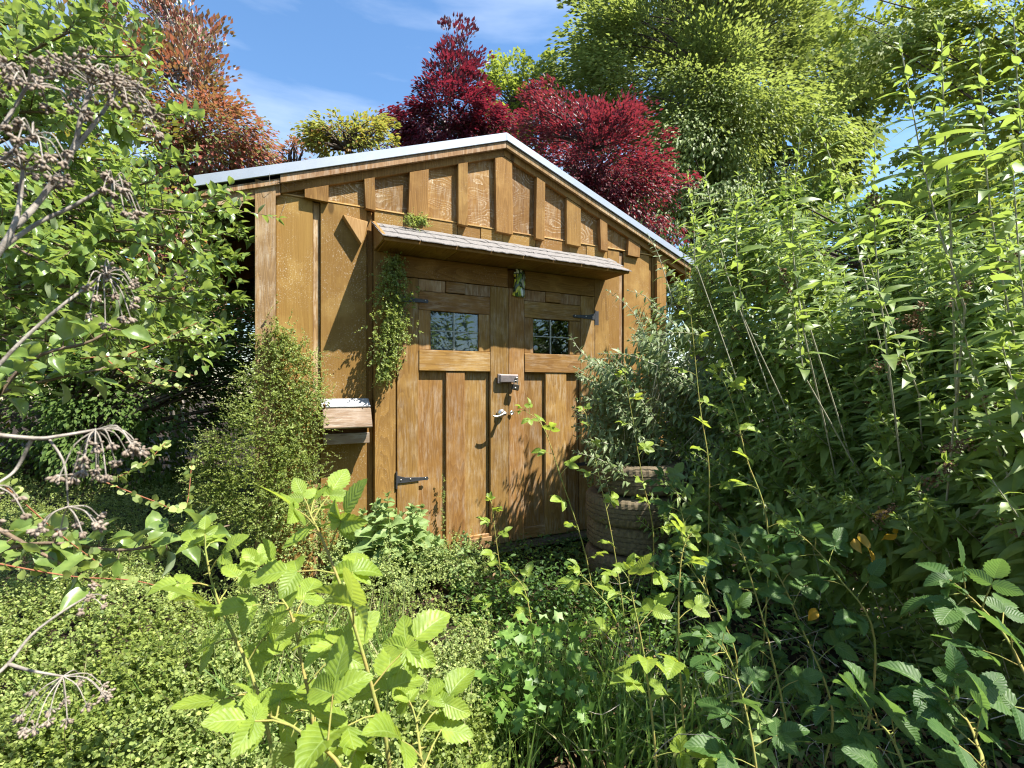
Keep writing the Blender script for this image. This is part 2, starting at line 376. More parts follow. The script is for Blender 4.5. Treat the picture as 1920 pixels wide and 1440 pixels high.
def leaf_mesh(key, k, mat):
    kk = (key, k, mat.name)
    if kk not in LEAFMESH:
        Vt, UV, F = SH[key][k]; me = raw_mesh('leaf', Vt, F, UV, smooth=True); me.materials.append(mat); LEAFMESH[kk] = me
    return LEAFMESH[kk]

class Plant:
    """a plant: an Empty at its base; single leaves that can be picked out are parts, the mass behind them one part"""
    def __init__(s, name, base, label, cat, group=None):
        s.root = empty(name, tuple(base), label, cat, group); s.base = np.array(base, float)
        s.P, s.A, s.N, s.L, s.K = [], [], [], [], []; s.stems = []
    def leaf(s, p, a, n, l): s.P.append(p); s.A.append(a); s.N.append(n); s.L.append(l)
    def stem(s, pts, r0, r1, own=False): s.stems.append((pts, r0, r1, own))
    def finish(s, key, mat, stem_mat, key_lo=None, nparts=300, part='leaf', minpx=14, stem_part='stem', sides=5, own_stems=True, mass='foliage'):
        key_lo = key_lo or key
        rest = [(p, a, b) for p, a, b, o in s.stems if not (o and own_stems)]
        for p, a, b, o in s.stems:
            if o and own_stems: tubes(stem_part, [(p, a, b)], stem_mat, s.root, sides, s.base)
        if rest: tubes('twigs', rest, stem_mat, s.root, 4, s.base)['kind'] = 'stuff'
        if not s.P: return
        P, A, Nn, Ln = (np.array(x, float) for x in (s.P, s.A, s.N, s.L))
        Rm = frames(A, Nn); cen = P + nrm(A) * Ln[:, None] * .5
        x, y, z = project(cen); inside = (z > .1) & (x > -20) & (x < 1940) & (y > -20) & (y < 1460)
        size = FPX * Ln / np.maximum(z, .1)
        view = nrm(cen - CAM); facing = np.abs((view * Rm[:, :, 2]).sum(-1)) * .7 + .3
        cell = np.clip((x // 14).astype(int), 0, 139) * 110 + np.clip((y // 14).astype(int), 0, 109)
        near = np.full(140 * 110, 1e9)
        np.minimum.at(near, cell[inside], z[inside])
        score = np.where(inside & (z < near[cell] + .12) & (size > minpx), size * facing, 0)
        pick = np.argsort(-score)[:nparts]; pick = pick[score[pick] > 0]
        kk = rng.integers(0, len(SH[key]), len(P))
        for i in pick:
            o = bpy.data.objects.new(part, leaf_mesh(key, int(kk[i]), mat)); col.objects.link(o); o.parent = s.root
            m = np.eye(4); m[:3, :3] = Rm[i] * Ln[i]; m[:3, 3] = P[i] - s.base
            o.matrix_basis = Matrix([list(r) for r in m])
        left = np.ones(len(P), bool); left[pick] = False
        if left.any():
            shapes = SH[key_lo]; kl = rng.integers(0, len(shapes), len(P)); Vs, Us, Fs, n0 = [], [], [], 0
            for k, sh in enumerate(shapes):
                q = left & (kl == k)
                if not q.any(): continue
                V, U, F = batch(sh, P[q] - s.base, Rm[q], Ln[q]); Vs.append(V); Us.append(U); Fs.append(F + n0); n0 += len(V)
            o = link(mass, raw_mesh(mass, np.concatenate(Vs), np.concatenate(Fs), np.concatenate(Us), smooth=True), mat, s.root)
            o['kind'] = 'stuff'
SUNV = np.array(SUN)
def up_normal(a, tilt=.5):
    n = np.array([0, 0, 1.0]) + SUNV * .5 + rng.normal(0, tilt, 3); return n
def rand_dir(up=0.0):
    v = rng.normal(0, 1, 3); v[2] += up; return v / np.linalg.norm(v)

# ================================================================== THE GROUND
def ghash(x, y): return np.sin(x * 1.7 + 1.3 * np.sin(y * 1.1)) * np.cos(y * 1.9 + .7 * np.sin(x * 2.3))
def G(x, y): return -.09 + .03 * ghash(np.asarray(x) * 1.3, np.asarray(y) * 1.3) + .012 * ghash(np.asarray(x) * 5.1 + 2, np.asarray(y) * 4.7)
ax = np.concatenate([np.linspace(-60, -6, 14), np.linspace(-5.5, 7.5, 105), np.linspace(8, 60, 14)])
gx, gy = np.meshgrid(ax, ax, indexing='ij'); nn = len(ax)
gz = G(gx, gy) * np.clip(1.4 - np.hypot(gx, gy) / 25, 0, 1) - .06 * np.clip(np.hypot(gx, gy) / 25, 0, 1)
ii, jj = np.meshgrid(np.arange(nn - 1), np.arange(nn - 1), indexing='ij'); q = (ii * nn + jj).ravel()
o = link('ground', raw_mesh('ground', np.stack([gx, gy, gz], -1).reshape(-1, 3), np.stack([q, q + nn, q + nn + 1, q + 1], -1), smooth=True), M['soil'])
tag(o, 'dark soil with leaf litter under the plants', 'ground', kind='structure')

# ================================================================== THE SHED
shed = empty('garden_shed', (0, 0, -.08), 'orange-brown stained wooden garden shed with double doors and a low gable roof', 'shed')
PK, SL = 1.742, .366                                   # ridge position along the front, roof slope
W1, DEP, BOT = 3.484, 4.2, -.075
# body walls (behind the cladding)
board('side_wall', .004, .05, .02, DEP, BOT, 2.36, M['dark_wood'], shed, 'z', 0)
board('side_wall', W1 - .05, W1 - .004, .02, DEP, BOT, 2.36, M['dark_wood'], shed, 'z', 0)
prism_xz('back_wall', [(.052, BOT), (W1 - .052, BOT), (W1 - .052, 2.36), (PK, 3.0), (.052, 2.36)], DEP - .05, DEP, M['dark_wood'], shed, 0)
# sheathing behind the boards, left and right of the doorway
board('sheathing', .052, .86, .020, .035, BOT, 2.44, M['dark_wood'], shed, 'z', 0)
board('sheathing', 2.66, W1 - .052, .020, .035, BOT, 2.44, M['dark_wood'], shed, 'z', 0)
board('sheathing', .862, 2.658, .020, .035, 2.05, 2.44, M['dark_wood'], shed, 'x', 0)
prism_xz('gable_sheathing', [(.05, 2.442), (W1 - .05, 2.442), (W1 - .05, 2.46), (PK, 3.06), (.05, 2.46)], .022, .04, M['dark_wood'], shed, 0)
board('floor', .052, W1 - .052, .05, DEP - .052, BOT, -.02, M['interior'], shed, 'y', 0)
# corner posts
prism_xz('corner_post', [(0, BOT), (.116, BOT), (.116, 2.527), (0, 2.541)], -.052, .018, M['grey_wood'], shed)
board('corner_post', 3.362, W1, -.04, .018, BOT, 2.47, M['wood'], shed)
# lower wall boards (proud) and recessed strips
board('wall_panel', .119, .338, -.012, .018, BOT, 2.482, M['panel'], shed)
board('wall_strip', .340, .384, .004, .018, BOT, 2.474, M['edge_wood'], shed)
board('wall_panel', .386, .686, -.016, .018, BOT, 2.482, M['panel'], shed)
board('wall_strip', .688, .732, .008, .018, BOT, 2.474, M['wood'], shed)
board('door_trim', .734, .880, -.045, .018, BOT, 2.21, M['wood'], shed)
board('door_trim', 2.632, 2.795, -.040, .018, BOT, 2.21, M['wood'], shed)
board('wall_panel', 2.797, 2.932, -.012, .018, BOT, 2.478, M['panel'], shed)
board('wall_strip', 2.934, 2.980, .002, .018, BOT, 2.47, M['edge_wood'], shed)
board('wall_panel', 2.982, 3.288, -.014, .018, BOT, 2.478, M['panel'], shed)
board('wall_strip', 3.290, 3.335, .004, .018, BOT, 2.47, M['wood'], shed)
board('wall_strip', 3.337, 3.360, -.006, .018, BOT, 2.47, M['wood'], shed)
# short wall boards over the awning
xs = [.736, 1.05, 1.36, 1.55, 1.745, 2.05, 2.38, 2.56, 2.795]
for i in range(len(xs) - 1):
    board('wall_panel', xs[i] + .002, xs[i + 1] - .002, -.012 - .003 * (i % 2), .018, 2.215, 2.482, M['panel'], shed, 'x')
# pale top edge of the lower boards
for a, b in ((.118, .286), (.43, .667), (.74, .976), (1.12, 1.35), (1.43, 1.667), (1.82, 2.03), (2.115, 2.334), (2.485, 2.682), (2.77, 3.01), (3.15, 3.36)):
    board('ledge_strip', a, b, -.020, .016, 2.4835, 2.4925, M['pale_strip'], shed, 'x', .001)
# gable: plywood panels between proud battens
def ztop(x, drop): return 3.235 - drop - SL * abs(x - PK)
gb = [(.285, .432, 2.476), (.667, .739, 2.472), (.976, 1.118, 2.478), (1.351, 1.428, 2.470), (1.667, 1.817, 2.462), (2.029, 2.111, 2.455), (2.333, 2.481, 2.455), (2.682, 2.764, 2.449), (3.009, 3.149, 2.443)]
edges = [.118] + [v for b in gb for v in (b[0], b[1])] + [3.36]
for i in range(0, len(edges), 2):
    a, b = edges[i] - (.02 if i else 0), edges[i + 1] + (.02 if i < len(edges) - 2 else 0)
    poly = [(a, 2.494), (b, 2.494), (b, max(2.50, ztop(b, .15)))] + ([(PK, ztop(PK, .15))] if a < PK < b else []) + [(a, max(2.50, ztop(a, .15)))]
    prism_xz('gable_panel', poly, -.006 - .0012 * (i % 4), .018, M['gable'], shed)
for i, (a, b, z) in enumerate(gb):
    tw = .006 * math.sin(i * 2.1)
    poly = [(a + tw, z), (b + tw * .5, z - .006), (b - tw, ztop(b, .172))] + ([(PK, ztop(PK, .172))] if a < PK < b else []) + [(a - tw, ztop(a, .172))]
    prism_xz('gable_batten', poly, -.050 + .006 * math.sin(i * 3.3), -.0105, M['wood'], shed)
# rake boards: worn trim on top, plain board below, galvanised edge over both
XL, XR = -.318, 3.803
def rake(name, x0, x1, d0, d1, y0, y1, mat): prism_xz(name, [(x0, ztop(x0, d1)), (x1, ztop(x1, d1)), (x1, ztop(x1, d0)), (x0, ztop(x0, d0))], y0, y1, mat, shed, .002)
rake('rake_trim', .142, PK - .001, .066, .117, -.078, -.054, M['edge_wood'])
rake('rake_trim', PK + .001, XR - .03, .066, .112, -.078, -.054, M['edge_wood'])
rake('rake_trim', XL + .035, .139, .085, .122, -.070, -.050, M['edge_wood'])
rake('rake_board', .146, PK - .001, .068, .170, -.042, -.008, M['wood'])
rake('rake_board', PK + .001, XR - .03, .068, .165, -.042, -.008, M['wood'])
rake('rake_board', XL + .035, .143, .088, .185, -.048, -.008, M['edge_wood'])
rake('metal_edge', XL, PK - .0005, 0, .064, -.090, -.076, M['metal_trim'])
rake('metal_edge', PK + .0005, XR, 0, .060, -.090, -.076, M['metal_trim'])
# roof sheets with ribs, eave boards, rafters
for s_ in (-1, 1):
    xe = XL if s_ < 0 else XR
    bm = bmesh.new()
    V = [(PK, -.0745), (xe, -.0745), (xe, DEP + .25), (PK, DEP + .25)]
    top = [bm.verts.new((x, y, ztop(x, .004))) for x, y in V]; bot = [bm.verts.new((x, y, ztop(x, .05))) for x, y in V]
    bm.faces.new(top); bm.faces.new(bot[::-1])
    for i in range(4): bm.faces.new((top[i], bot[i], bot[(i + 1) % 4], top[(i + 1) % 4]))
    r = link('roof', bm_mesh('roof', bm), M['roof_metal'], shed, (0, 0, .08))
    for k in range(15):
        y = .02 + k * .3
        bm = bmesh.new(); a = (min(PK, xe), max(PK, xe))
        vv = [bm.verts.new((x, yy, ztop(x, .004) + h)) for x in a for yy, h in ((y - .02, .002), (y - .01, .022), (y + .01, .022), (y + .02, .002))]
        for i in range(3): bm.faces.new((vv[i], vv[i + 1], vv[i + 5], vv[i + 4]))
        link('roof_rib', bm_mesh('roof_rib', bm), M['roof_metal'], r)
    board('eave_board', min(xe, xe - s_ * .025), max(xe, xe - s_ * .025), -.048, DEP + .22, ztop(xe, .17), ztop(xe, .052), M['dark_wood'], shed, 'y')
    for k in range(8):
        y = .10 + k * .58; xi = PK - .05 if s_ < 0 else PK + .05; xo = xe - s_ * .03
        prism_xz('rafter', [(xi, ztop(xi, .18)), (xo, ztop(xo, .165)), (xo, ztop(xo, .054)), (xi, ztop(xi, .054))], y, y + .045, M['dark_wood'], shed, .002)
# ---------------- awning over the doors
AX0, AX1, AY = .735, 2.80, -.345
aw = bpy.data.objects.new('awning', None); col.objects.link(aw); aw.parent = shed
def to_aw(v): return v
bm = bmesh.new()
pts = [(-.0185, 2.385), (AY + .02, 2.212), (AY + .02, 2.206), (-.0185, 2.206)]
a = [bm.verts.new((AX0 + .012, y, z)) for y, z in pts]; b = [bm.verts.new((AX1 - .05, y, z)) for y, z in pts]
bm.faces.new(a); bm.faces.new(b[::-1])
for i in range(4): bm.faces.new((a[i], b[i], b[(i + 1) % 4], a[(i + 1) % 4]))
link('awning_core', bm_mesh('awning_core', bm), M['dark_wood'], aw, (0, 0, .08))
for i in range(4):
    x0 = AX0 + .014 + i * .505
    board('soffit_board', x0, min(x0 + .502, AX1 - .052), AY + .03, -.02, 2.186, 2.2045, M['wood'], aw, 'y', .003)
# end trim: a sloping board and a short foot on the open end
bm = bmesh.new()
def yz_prism(poly, x0, x1):
    bm = bmesh.new(); a = [bm.verts.new((x0, y, z)) for y, z in poly]; b = [bm.verts.new((x1, y, z)) for y, z in poly]
    bm.faces.new(a); bm.faces.new(b[::-1]); n = len(poly)
    for i in range(n): bm.faces.new((a[i], b[i], b[(i + 1) % n], a[(i + 1) % n]))
    return bm
link('end_trim', bm_mesh('end_trim', yz_prism([(-.02, 2.402), (AY + .01, 2.225), (AY + .01, 2.198), (-.02, 2.372)], AX0 - .012, AX0 + .01), .002), M['wood'], aw, (0, 0, .08))
link('end_panel', bm_mesh('end_panel', yz_prism([(-.02, 2.370), (AY + .014, 2.197), (-.02, 2.19)], AX0 - .004, AX0 + .01), .001), M['panel'], aw, (0, 0, .08))
link('end_trim', bm_mesh('end_trim', yz_prism([(-.02, 2.395), (AY + .01, 2.218), (AY + .01, 2.186), (-.02, 2.365)], AX1 - .048, AX1 - .03), .002), M['wood'], aw, (0, 0, .08))
board('front_board', AX0, AX1 - .04, AY + .012, AY + .028, 2.186, 2.219, M['wood'], aw, 'x')
# shingle tabs in three overlapping courses
sl = math.atan2(2.408 - 2.214, .345)
for r_ in range(3):
    n = 9; off = (0, .5, .25)[r_]; y0 = AY - .012 + r_ * .115
    cuts = sorted(set([AX0 - .02] + [AX0 - .02 + (k + off) * .262 for k in range(n) if AX0 + .03 < AX0 - .02 + (k + off) * .262 < AX1 - .03] + [AX1 + .012 - .02 * (2 - r_)]))
    for k in range(len(cuts) - 1):
        x0, x1 = cuts[k] + .0025, cuts[k + 1] - .0025
        bm = bmesh.new(); ny = 8; Ln_ = .175 if r_ < 2 else .125
        top, bt = [], []
        for i in range(ny + 1):
            x = x0 + (x1 - x0) * i / ny; jag = rng.normal(0, .0035) + (.012 * rng.random() if r_ == 0 and x > 2.4 else 0)
            for tt in (0, 1):
                s2 = tt * Ln_ - (jag if tt == 0 else 0)
                y = y0 + s2 * math.cos(sl); z = 2.213 + (y - AY) * math.tan(sl) + .006 + (0 if tt == 0 else -.009) + rng.normal(0, .0012) - (.018 * max(0, x - 2.55) if tt == 0 else 0)
                top.append(bm.verts.new((x, y, z))); bt.append(bm.verts.new((x, y, z - .006)))
        for i in range(ny):
            a_, b_, c_, d_ = i * 2, i * 2 + 1, i * 2 + 3, i * 2 + 2
            bm.faces.new((top[a_], top[d_], top[c_], top[b_])); bm.faces.new((bt[a_], bt[b_], bt[c_], bt[d_])); bm.faces.new((top[a_], bt[a_], bt[d_], top[d_]))
        link('shingle', bm_mesh('shingle', bm), M['shingle'], aw, (0, 0, .08))
# triangular wooden bracket left of the awning
prism_xz('bracket', [(.520, 2.395), (.684, 2.372), (.655, 2.245), (.640, 2.215)], -.075, -.017, M['pale_strip'], shed, .002)
# ---------------- doors
def make_door(x0, x1, hinge_left, inner0, inner1, m0, m1, w0, w1):
    d = bpy.data.objects.new('door', None); col.objects.link(d); d.parent = shed; d.location = (x0, -.01, 0.085)
    T, B = 2.026, .008; F0, F1 = -.048, -.022                       # proud frame, recessed panels
    board('stile', x0, inner0 - .0015, F0, F1, B, T, M['door'], d); board('stile', inner1 + .0015, x1, F0 - .004, F1, B, T, M['door'], d)
    board('door_panel', inner0 - .0, m0 + .01, F1 + .001, F1 + .018, B + .02, 1.40, M['door'], d, 'z', .001)
    board('door_panel', m1 - .01, inner1, F1 + .0012, F1 + .018, B + .02, 1.40, M['door'], d, 'z', .001)
    board('middle_stile', m0, m1, F0 + .002, F1, B, 1.357, M['door'], d)
    board('lower_rail', inner0, inner1, F0 - .006, F1, 1.3595, 1.5125, M['door'], d, 'x')
    board('upper_rail', inner0, inner1, F0 + .001, F1, 1.803, 1.938, M['door'], d, 'x')
    board('window_stile', inner0, w0, F0 + .002, F1, 1.5145, 1.801, M['door'], d); board('window_stile', w1, inner1, F0 + .002, F1, 1.5145, 1.801, M['door'], d)
    board('bottom_rail', inner0, m0 - .002, F0 + .004, F1, B, .10, M['door'], d, 'x'); board('bottom_rail', m1 + .002, inner1, F0 + .004, F1, B, .10, M['door'], d, 'x')
    b1, b2 = inner0 + (inner1 - inner0) * .36, inner0 + (inner1 - inner0) * .63
    board('trim_block', inner0, b1 - .001, F0 + .003, F1, 1.940, T, M['edge_wood'], d); board('trim_block', b1 + .001, b2 - .001, F0 - .008, F1, 1.945, T, M['door'], d, 'x')
    board('trim_block', b2 + .001, inner1, F0 + .003, F1, 1.940, T, M['edge_wood'], d)
    # window: four panes between muntins
    cx, cz = w0 + (w1 - w0) * .48, 1.657
    zz = (1.516, cz, 1.7995); xx = (w0 + .001, cx, w1 - .001)
    for i in range(2):
        for j in range(2): board('pane', xx[i] + .003, xx[i + 1] - .003, -.031, -.027, zz[j] + .003, zz[j + 1] - .003, M['glass'], d, 'z', 0)
    board('muntin', cx - .005, cx + .005, -.040, -.024, zz[0], zz[2], M['muntin'], d, 'z', .001)
    board('muntin', xx[0], cx - .0045, -.039, -.024, cz - .004, cz + .004, M['muntin'], d, 'x', .001); board('muntin', cx + .0045, xx[2], -.039, -.024, cz - .004, cz + .004, M['muntin'], d, 'x', .001)
    for z in ((1.865, .575) if hinge_left else (1.845, .575)):
        hx = x0 - .004 if hinge_left else x1 + .004; s_ = 1 if hinge_left else -1
        pl = prism_xz('hinge', [(hx, z - .018), (hx + s_ * .06, z - .026 + .010), (hx + s_ * .20, z - .010), (hx + s_ * .225, z - .014), (hx + s_ * .235, z), (hx + s_ * .225, z + .014), (hx + s_ * .20, z + .010), (hx + s_ * .06, z + .020), (hx, z + .040)][::(1 if hinge_left else -1)], F0 - .0085, F0 - .0045, M['black_iron'], d, .0008)
        prism_xz('hinge_leaf', [(hx - s_ * .05, z - .062), (hx - s_ * .004, z - .062), (hx - s_ * .004, z + .062), (hx - s_ * .05, z + .062)][::(1 if hinge_left else -1)], -.0405, -.0365, M['black_iron'], d, .0008)
        bm = bmesh.new(); bmesh.ops.create_cone(bm, cap_ends=True, segments=10, radius1=.007, radius2=.007, depth=.12)
        link('hinge_pin', bm_mesh('hinge_pin', bm), M['black_iron'], d, (hx - x0, F0 - .004 + .01, z))
        for bx_ in (.03, .10, .21):
            bm = bmesh.new(); bmesh.ops.create_uvsphere(bm, u_segments=8, v_segments=5, radius=.0055)
            link('bolt', bm_mesh('bolt', bm, smooth=True), M['nickel'], d, (hx + s_ * bx_ - x0, F0 - .0085 + .01, z))
    return d
t = NT('window_glass'); fr = t.n('Fresnel', None, IOR=1.5)
gl = t.n('BsdfGlossy', None, Color=(.9, .95, 1, 1), Roughness=.01); tr = t.n('BsdfTransparent', None, Color=(.72, .78, .80, 1))
M['glass'] = t.surf(t.n('MixShader', None, i0=t.math('ADD', t.math('MULTIPLY', fr.outputs[0], 1.1), .02, True), i1=tr.outputs[0], i2=gl.outputs[0]).outputs[0])
dl = make_door(.889, 1.777, True, 1.048, 1.616, 1.256, 1.406, 1.137, 1.523)
dr = make_door(1.781, 2.622, False, 1.922, 2.473, 2.123, 2.33, 2.006, 2.363)
# header boards
board('header_board', .885, 1.772, -.046, .018, 2.032, 2.182, M['wood'], shed, 'x'); board('header_board', 1.93, 2.628, -.044, .018, 2.032, 2.182, M['wood'], shed, 'x')
board('header_board', 1.776, 1.926, -.020, .018, 2.032, 2.182, M['dark_wood'], shed, 'z')
board('threshold', .885, 2.628, -.03, .018, BOT, -.005, M['old_wood'], shed, 'x')
board('kick_board', 1.40, 1.62, -.075, -.065, .0, .085, M['edge_wood'], dl, 'x')
# lever handle with rose and strike
def lathe(name, prof, mat, parent, loc, rot=(R(90), 0, 0), seg=20):
    bm = bmesh.new(); rings = []
    for r_, z in prof: rings.append([bm.verts.new((r_ * math.cos(2 * math.pi * i / seg), r_ * math.sin(2 * math.pi * i / seg), z)) for i in range(seg)])
    for a, b in zip(rings, rings[1:]):
        for i in range(seg): bm.faces.new((a[i], a[(i + 1) % seg], b[(i + 1) % seg], b[i]))
    bm.faces.new(rings[0][::-1]); bm.faces.new(rings[-1])
    return link(name, bm_mesh(name, bm, smooth=True), mat, parent, loc, rot)
hp = Vector((1.703, -.062, 1.035)); base = parent_world(dl)
lathe('handle_rose', [(.034, 0), (.034, .010), (.028, .020), (.014, .026), (.012, .055), (.015, .058), (.015, .072)], M['nickel'], dl, hp - base)
lv = [(.005, -.066, .0), (-.012, -.070, -.002), (-.035, -.072, -.012), (-.060, -.070, -.020), (-.085, -.068, -.019), (-.098, -.066, -.014)]
V, Fq = tube_arrays([(curve([np.array(hp) + np.array(p) for p in lv], 14), .0115, .0065)], 10)
link('lever', raw_mesh('lever', V - np.array(base), Fq, smooth=True), M['nickel'], dl)
lathe('strike', [(.0, 0), (.017, 0), (.017, .004), (.009, .004), (.009, .001)], M['nickel'], dr, Vector((1.797, -.063, 1.035)) - parent_world(dr))
# hasp across the meeting stiles, bolt head
board('hasp', 1.682, 1.845, -.094, -.078, 1.275, 1.338, M['bronze'], dl, 'x', .006)
board('hasp_plate', 1.668, 1.70, -.084, -.0635, 1.268, 1.342, M['bronze'], dl, 'z', .003)
board('hasp_hinge', 1.70, 1.82, -.079, -.0635, 1.283, 1.330, M['brass_dark'], dl, 'x', .003)
lathe('hasp_knob', [(.011, 0), (.011, .010), (.007, .016), (.001, .018)], M['nickel'], dl, Vector((1.822, -.094, 1.310)) - base)
# padlock hanging from it: a thing of its own
pk = empty('padlock', (1.815, -.10, 1.262), 'small dark padlock hanging from the brown hasp between the shed doors', 'padlock')
board('lock_body', 1.785, 1.842, -.110, -.088, 1.215, 1.262, M['brass_dark'], pk, 'z', .004, tilt=.2)
tubes('shackle', [(curve([np.array((1.800, -.099, 1.258)), np.array((1.800, -.101, 1.282)), np.array((1.814, -.102, 1.292)), np.array((1.829, -.101, 1.282)), np.array((1.829, -.099, 1.256))], 16), .0042, .0042)], M['nickel'], pk, 8)
lathe('key_plug', [(.008, 0), (.008, .003), (.003, .003)], M['nickel'], pk, Vector((1.806, -.111, 1.232)) - pk.location)
# round pale sticker on the right window
stk = lathe('sticker', [(.021, 0), (.021, .001)], M['sticker'], None, (2.030, -.043, 1.560)); tag(stk, 'small round pale sticker on the lower left pane of the right door window', 'sticker')
# crumpled plastic sheet hanging behind the left window
nx_, nz_ = 46, 36; xs_ = np.linspace(1.09, 1.57, nx_); zs_ = np.linspace(1.46, 1.84, nz_); XX, ZZ = np.meshgrid(xs_, zs_, indexing='ij')
YY = .03 + .012 * np.sin(XX * 31 + 5 * ZZ) + .016 * np.abs(np.sin(XX * 17 - ZZ * 23)) + .010 * np.sin(ZZ * 47 + 3 * np.sin(XX * 19))
i_, j_ = np.meshgrid(np.arange(nx_ - 1), np.arange(nz_ - 1), indexing='ij'); q = (i_ * nz_ + j_).ravel()
o = link('plastic_sheet', raw_mesh('plastic_sheet', np.stack([XX, YY, ZZ], -1).reshape(-1, 3), np.stack([q, q + nz_, q + nz_ + 1, q + 1], -1), smooth=True), plain('blue_grey_plastic', (.30, .36, .50), .25, 0, .1, 12, .1, .6, (.08, .11, .2)))
so_ = o.modifiers.new('thickness', 'SOLIDIFY'); so_.thickness = .001
tag(o, 'crumpled blue-grey plastic sheet behind the left door window', 'plastic sheet')

# ---------------- painted relief plaque above the doors
t = NT('plaque_paint'); co = t.n('TexCoord').outputs['Object']
v1 = t.n('TexVoronoi', None, Vector=t.n('Mapping', None, Vector=co, Scale=(1, 1, .42), Rotation=(0, .5, 0)).outputs[0], Scale=36)
h = t.n('SeparateColor', None, Color=v1.outputs['Color'])
crp = t.n('ValToRGB', None, Fac=h.outputs[0]); e = crp.color_ramp; e.interpolation = 'CONSTANT'
e.elements[0].color = (.05, .12, .03, 1); e.elements[1].position = .25; e.elements[1].color = (.36, .46, .06, 1)
for p_, c_ in ((.42, (.72, .66, .09, 1)), (.6, (.10, .14, .10, 1)), (.72, (.80, .86, .82, 1)), (.88, (.20, .22, .18, 1))): x = e.elements.new(p_); x.color = c_
ed = t.n('TexVoronoi', {'feature': 'DISTANCE_TO_EDGE'}, Vector=t.n('Mapping', None, Vector=co, Scale=(1, 1, .42), Rotation=(0, .5, 0)).outputs[0], Scale=36).outputs['Distance']
cc = t.mix(t.ramp(ed, .03, .09, 1, 0), crp.outputs[0], (.02, .03, .02, 1))
bp = t.n('Bump', None, Height=t.ramp(ed, 0, .15), Strength=.8, Distance=.006).outputs[0]
M['plaque'] = t.surf(t.n('BsdfPrincipled', None, Base_Color=cc, Roughness=.3, Normal=bp).outputs[0])
pq = empty('wall_plaque', (1.868, -.055, 1.965), 'small green, yellow and white painted relief plaque above the meeting shed doors', 'plaque')
outl = [(-.060, .010), (-.045, .0), (.0, -.006), (.046, -.004), (.050, .03), (.046, .07), (.052, .10), (.047, .13), (.055, .155), (.050, .178), (.036, .20), (.028, .212), (-.004, .216), (-.034, .218), (-.026, .20), (-.047, .188), (-.052, .17), (-.044, .155), (-.030, .150), (-.044, .13), (-.046, .09), (-.050, .05)]
bm = bmesh.new()
lay = [[bm.verts.new((x * k + kx, y, z * k + (1 - k) * .1)) for x, z in outl] for k, kx, y in ((1, 0, 0), (1, 0, -.012), (.86, 0, -.022), (.55, 0, -.028))]
for a, b in zip(lay, lay[1:]):
    for i in range(len(outl)): bm.faces.new((a[i], a[(i + 1) % len(outl)], b[(i + 1) % len(outl)], b[i]))
bm.faces.new(lay[-1]); bm.faces.new(lay[0][::-1])
link('relief', bm_mesh('relief', bm), M['plaque'], pq)
for k, (lx, lz, ang, ln) in enumerate(((-.028, .05, .5, .075), (.012, .03, -.15, .07), (-.02, .12, .35, .07), (.022, .10, -.3, .08), (.0, .155, .2, .05))):
    bm = bmesh.new(); bmesh.ops.create_icosphere(bm, subdivisions=2, radius=1)
    for v in bm.verts: v.co = Vector((v.co.x * .011, v.co.y * .006, v.co.z * ln * .5))
    link('relief_leaf', bm_mesh('relief_leaf', bm, smooth=True), plain('plaque_leaf_%d' % k, [(.68, .64, .08), (.80, .85, .82), (.34, .45, .06), (.5, .52, .46), (.18, .32, .05)][k], .3, 0, .1, 90), pq, (lx, -.028, lz), (0, ang, 0))

# ---------------- weathered wooden box on the wall
bx = empty('wall_box', (.54, -.02, .86), 'small weathered wooden box with grey lid on the wall left of the doors', 'box')
board('back', .388, .690, -.034, -.0185, .87, 1.15, M['dark_wood'], bx, 'x')
o = board('lid', .380, .692, -.125, -.030, 1.128, 1.140, M['grey_board'], bx, 'x', .003); o.rotation_euler = (Matrix.Rotation(R(33), 3, 'X') @ Matrix.Rotation(R(90), 3, 'Y')).to_euler()
o = board('slanted_front', .386, .694, -.150, -.128, .965, 1.105, M['old_wood'], bx, 'x', .004); o.rotation_euler = (Matrix.Rotation(R(-26), 3, 'X') @ Matrix.Rotation(R(90), 3, 'Y')).to_euler()
board('side', .392, .406, -.12, -.035, .875, 1.13, M['dark_wood'], bx, 'z'); board('side', .668, .682, -.115, -.035, .875, 1.12, M['dark_wood'], bx, 'z')
o = board('lower_front', .392, .684, -.125, -.109, .865, .935, M['old_wood'], bx, 'x', .002); board('bottom', .408, .666, -.107, -.036, .866, .878, M['dark_wood'], bx, 'x')

# ---------------- stack of old tyres
def tyre_mesh():
    Ro, Wd = .325, .195; seg = 96
    prof = [(.19, -.075), (.205, -.088), (.25, -.0975), (.29, -.095), (.312, -.083), (.3215, -.07), (Ro, -.05), (Ro, -.032), (.318, -.030), (.318, -.024), (Ro, -.022), (Ro, .0), (.318, .001), (.318, .007), (Ro, .009), (Ro, .030), (.318, .032), (.318, .038), (Ro, .04), (Ro, .055), (.3215, .07), (.312, .083), (.29, .095), (.25, .0975), (.205, .088), (.19, .075), (.20, .04), (.20, -.04)]
    bm = bmesh.new(); rings = []
    for i in range(seg):
        a = 2 * math.pi * i / seg; ring = []
        for k, (r_, z) in enumerate(prof):
            rr = r_ - (.006 if (i % 2 and (abs(z) >= .05 and r_ > .31)) else 0); zz = z + (.004 * math.sin(i * math.pi / 2.0) if (r_ < .3185 and r_ > .317) else 0)
            ring.append(bm.verts.new((rr * math.cos(a), rr * math.sin(a), zz)))
        rings.append(ring)
    n = len(prof)
    for i in range(seg):
        a, b = rings[i], rings[(i + 1) % seg]
        for k in range(n): bm.faces.new((a[k], b[k], b[(k + 1) % n], a[(k + 1) % n]))
    return bm_mesh('tyre', bm)
tm = tyre_mesh(); tm.materials.append(M['rubber'])
tc0 = at(1190, 900, 3.43)
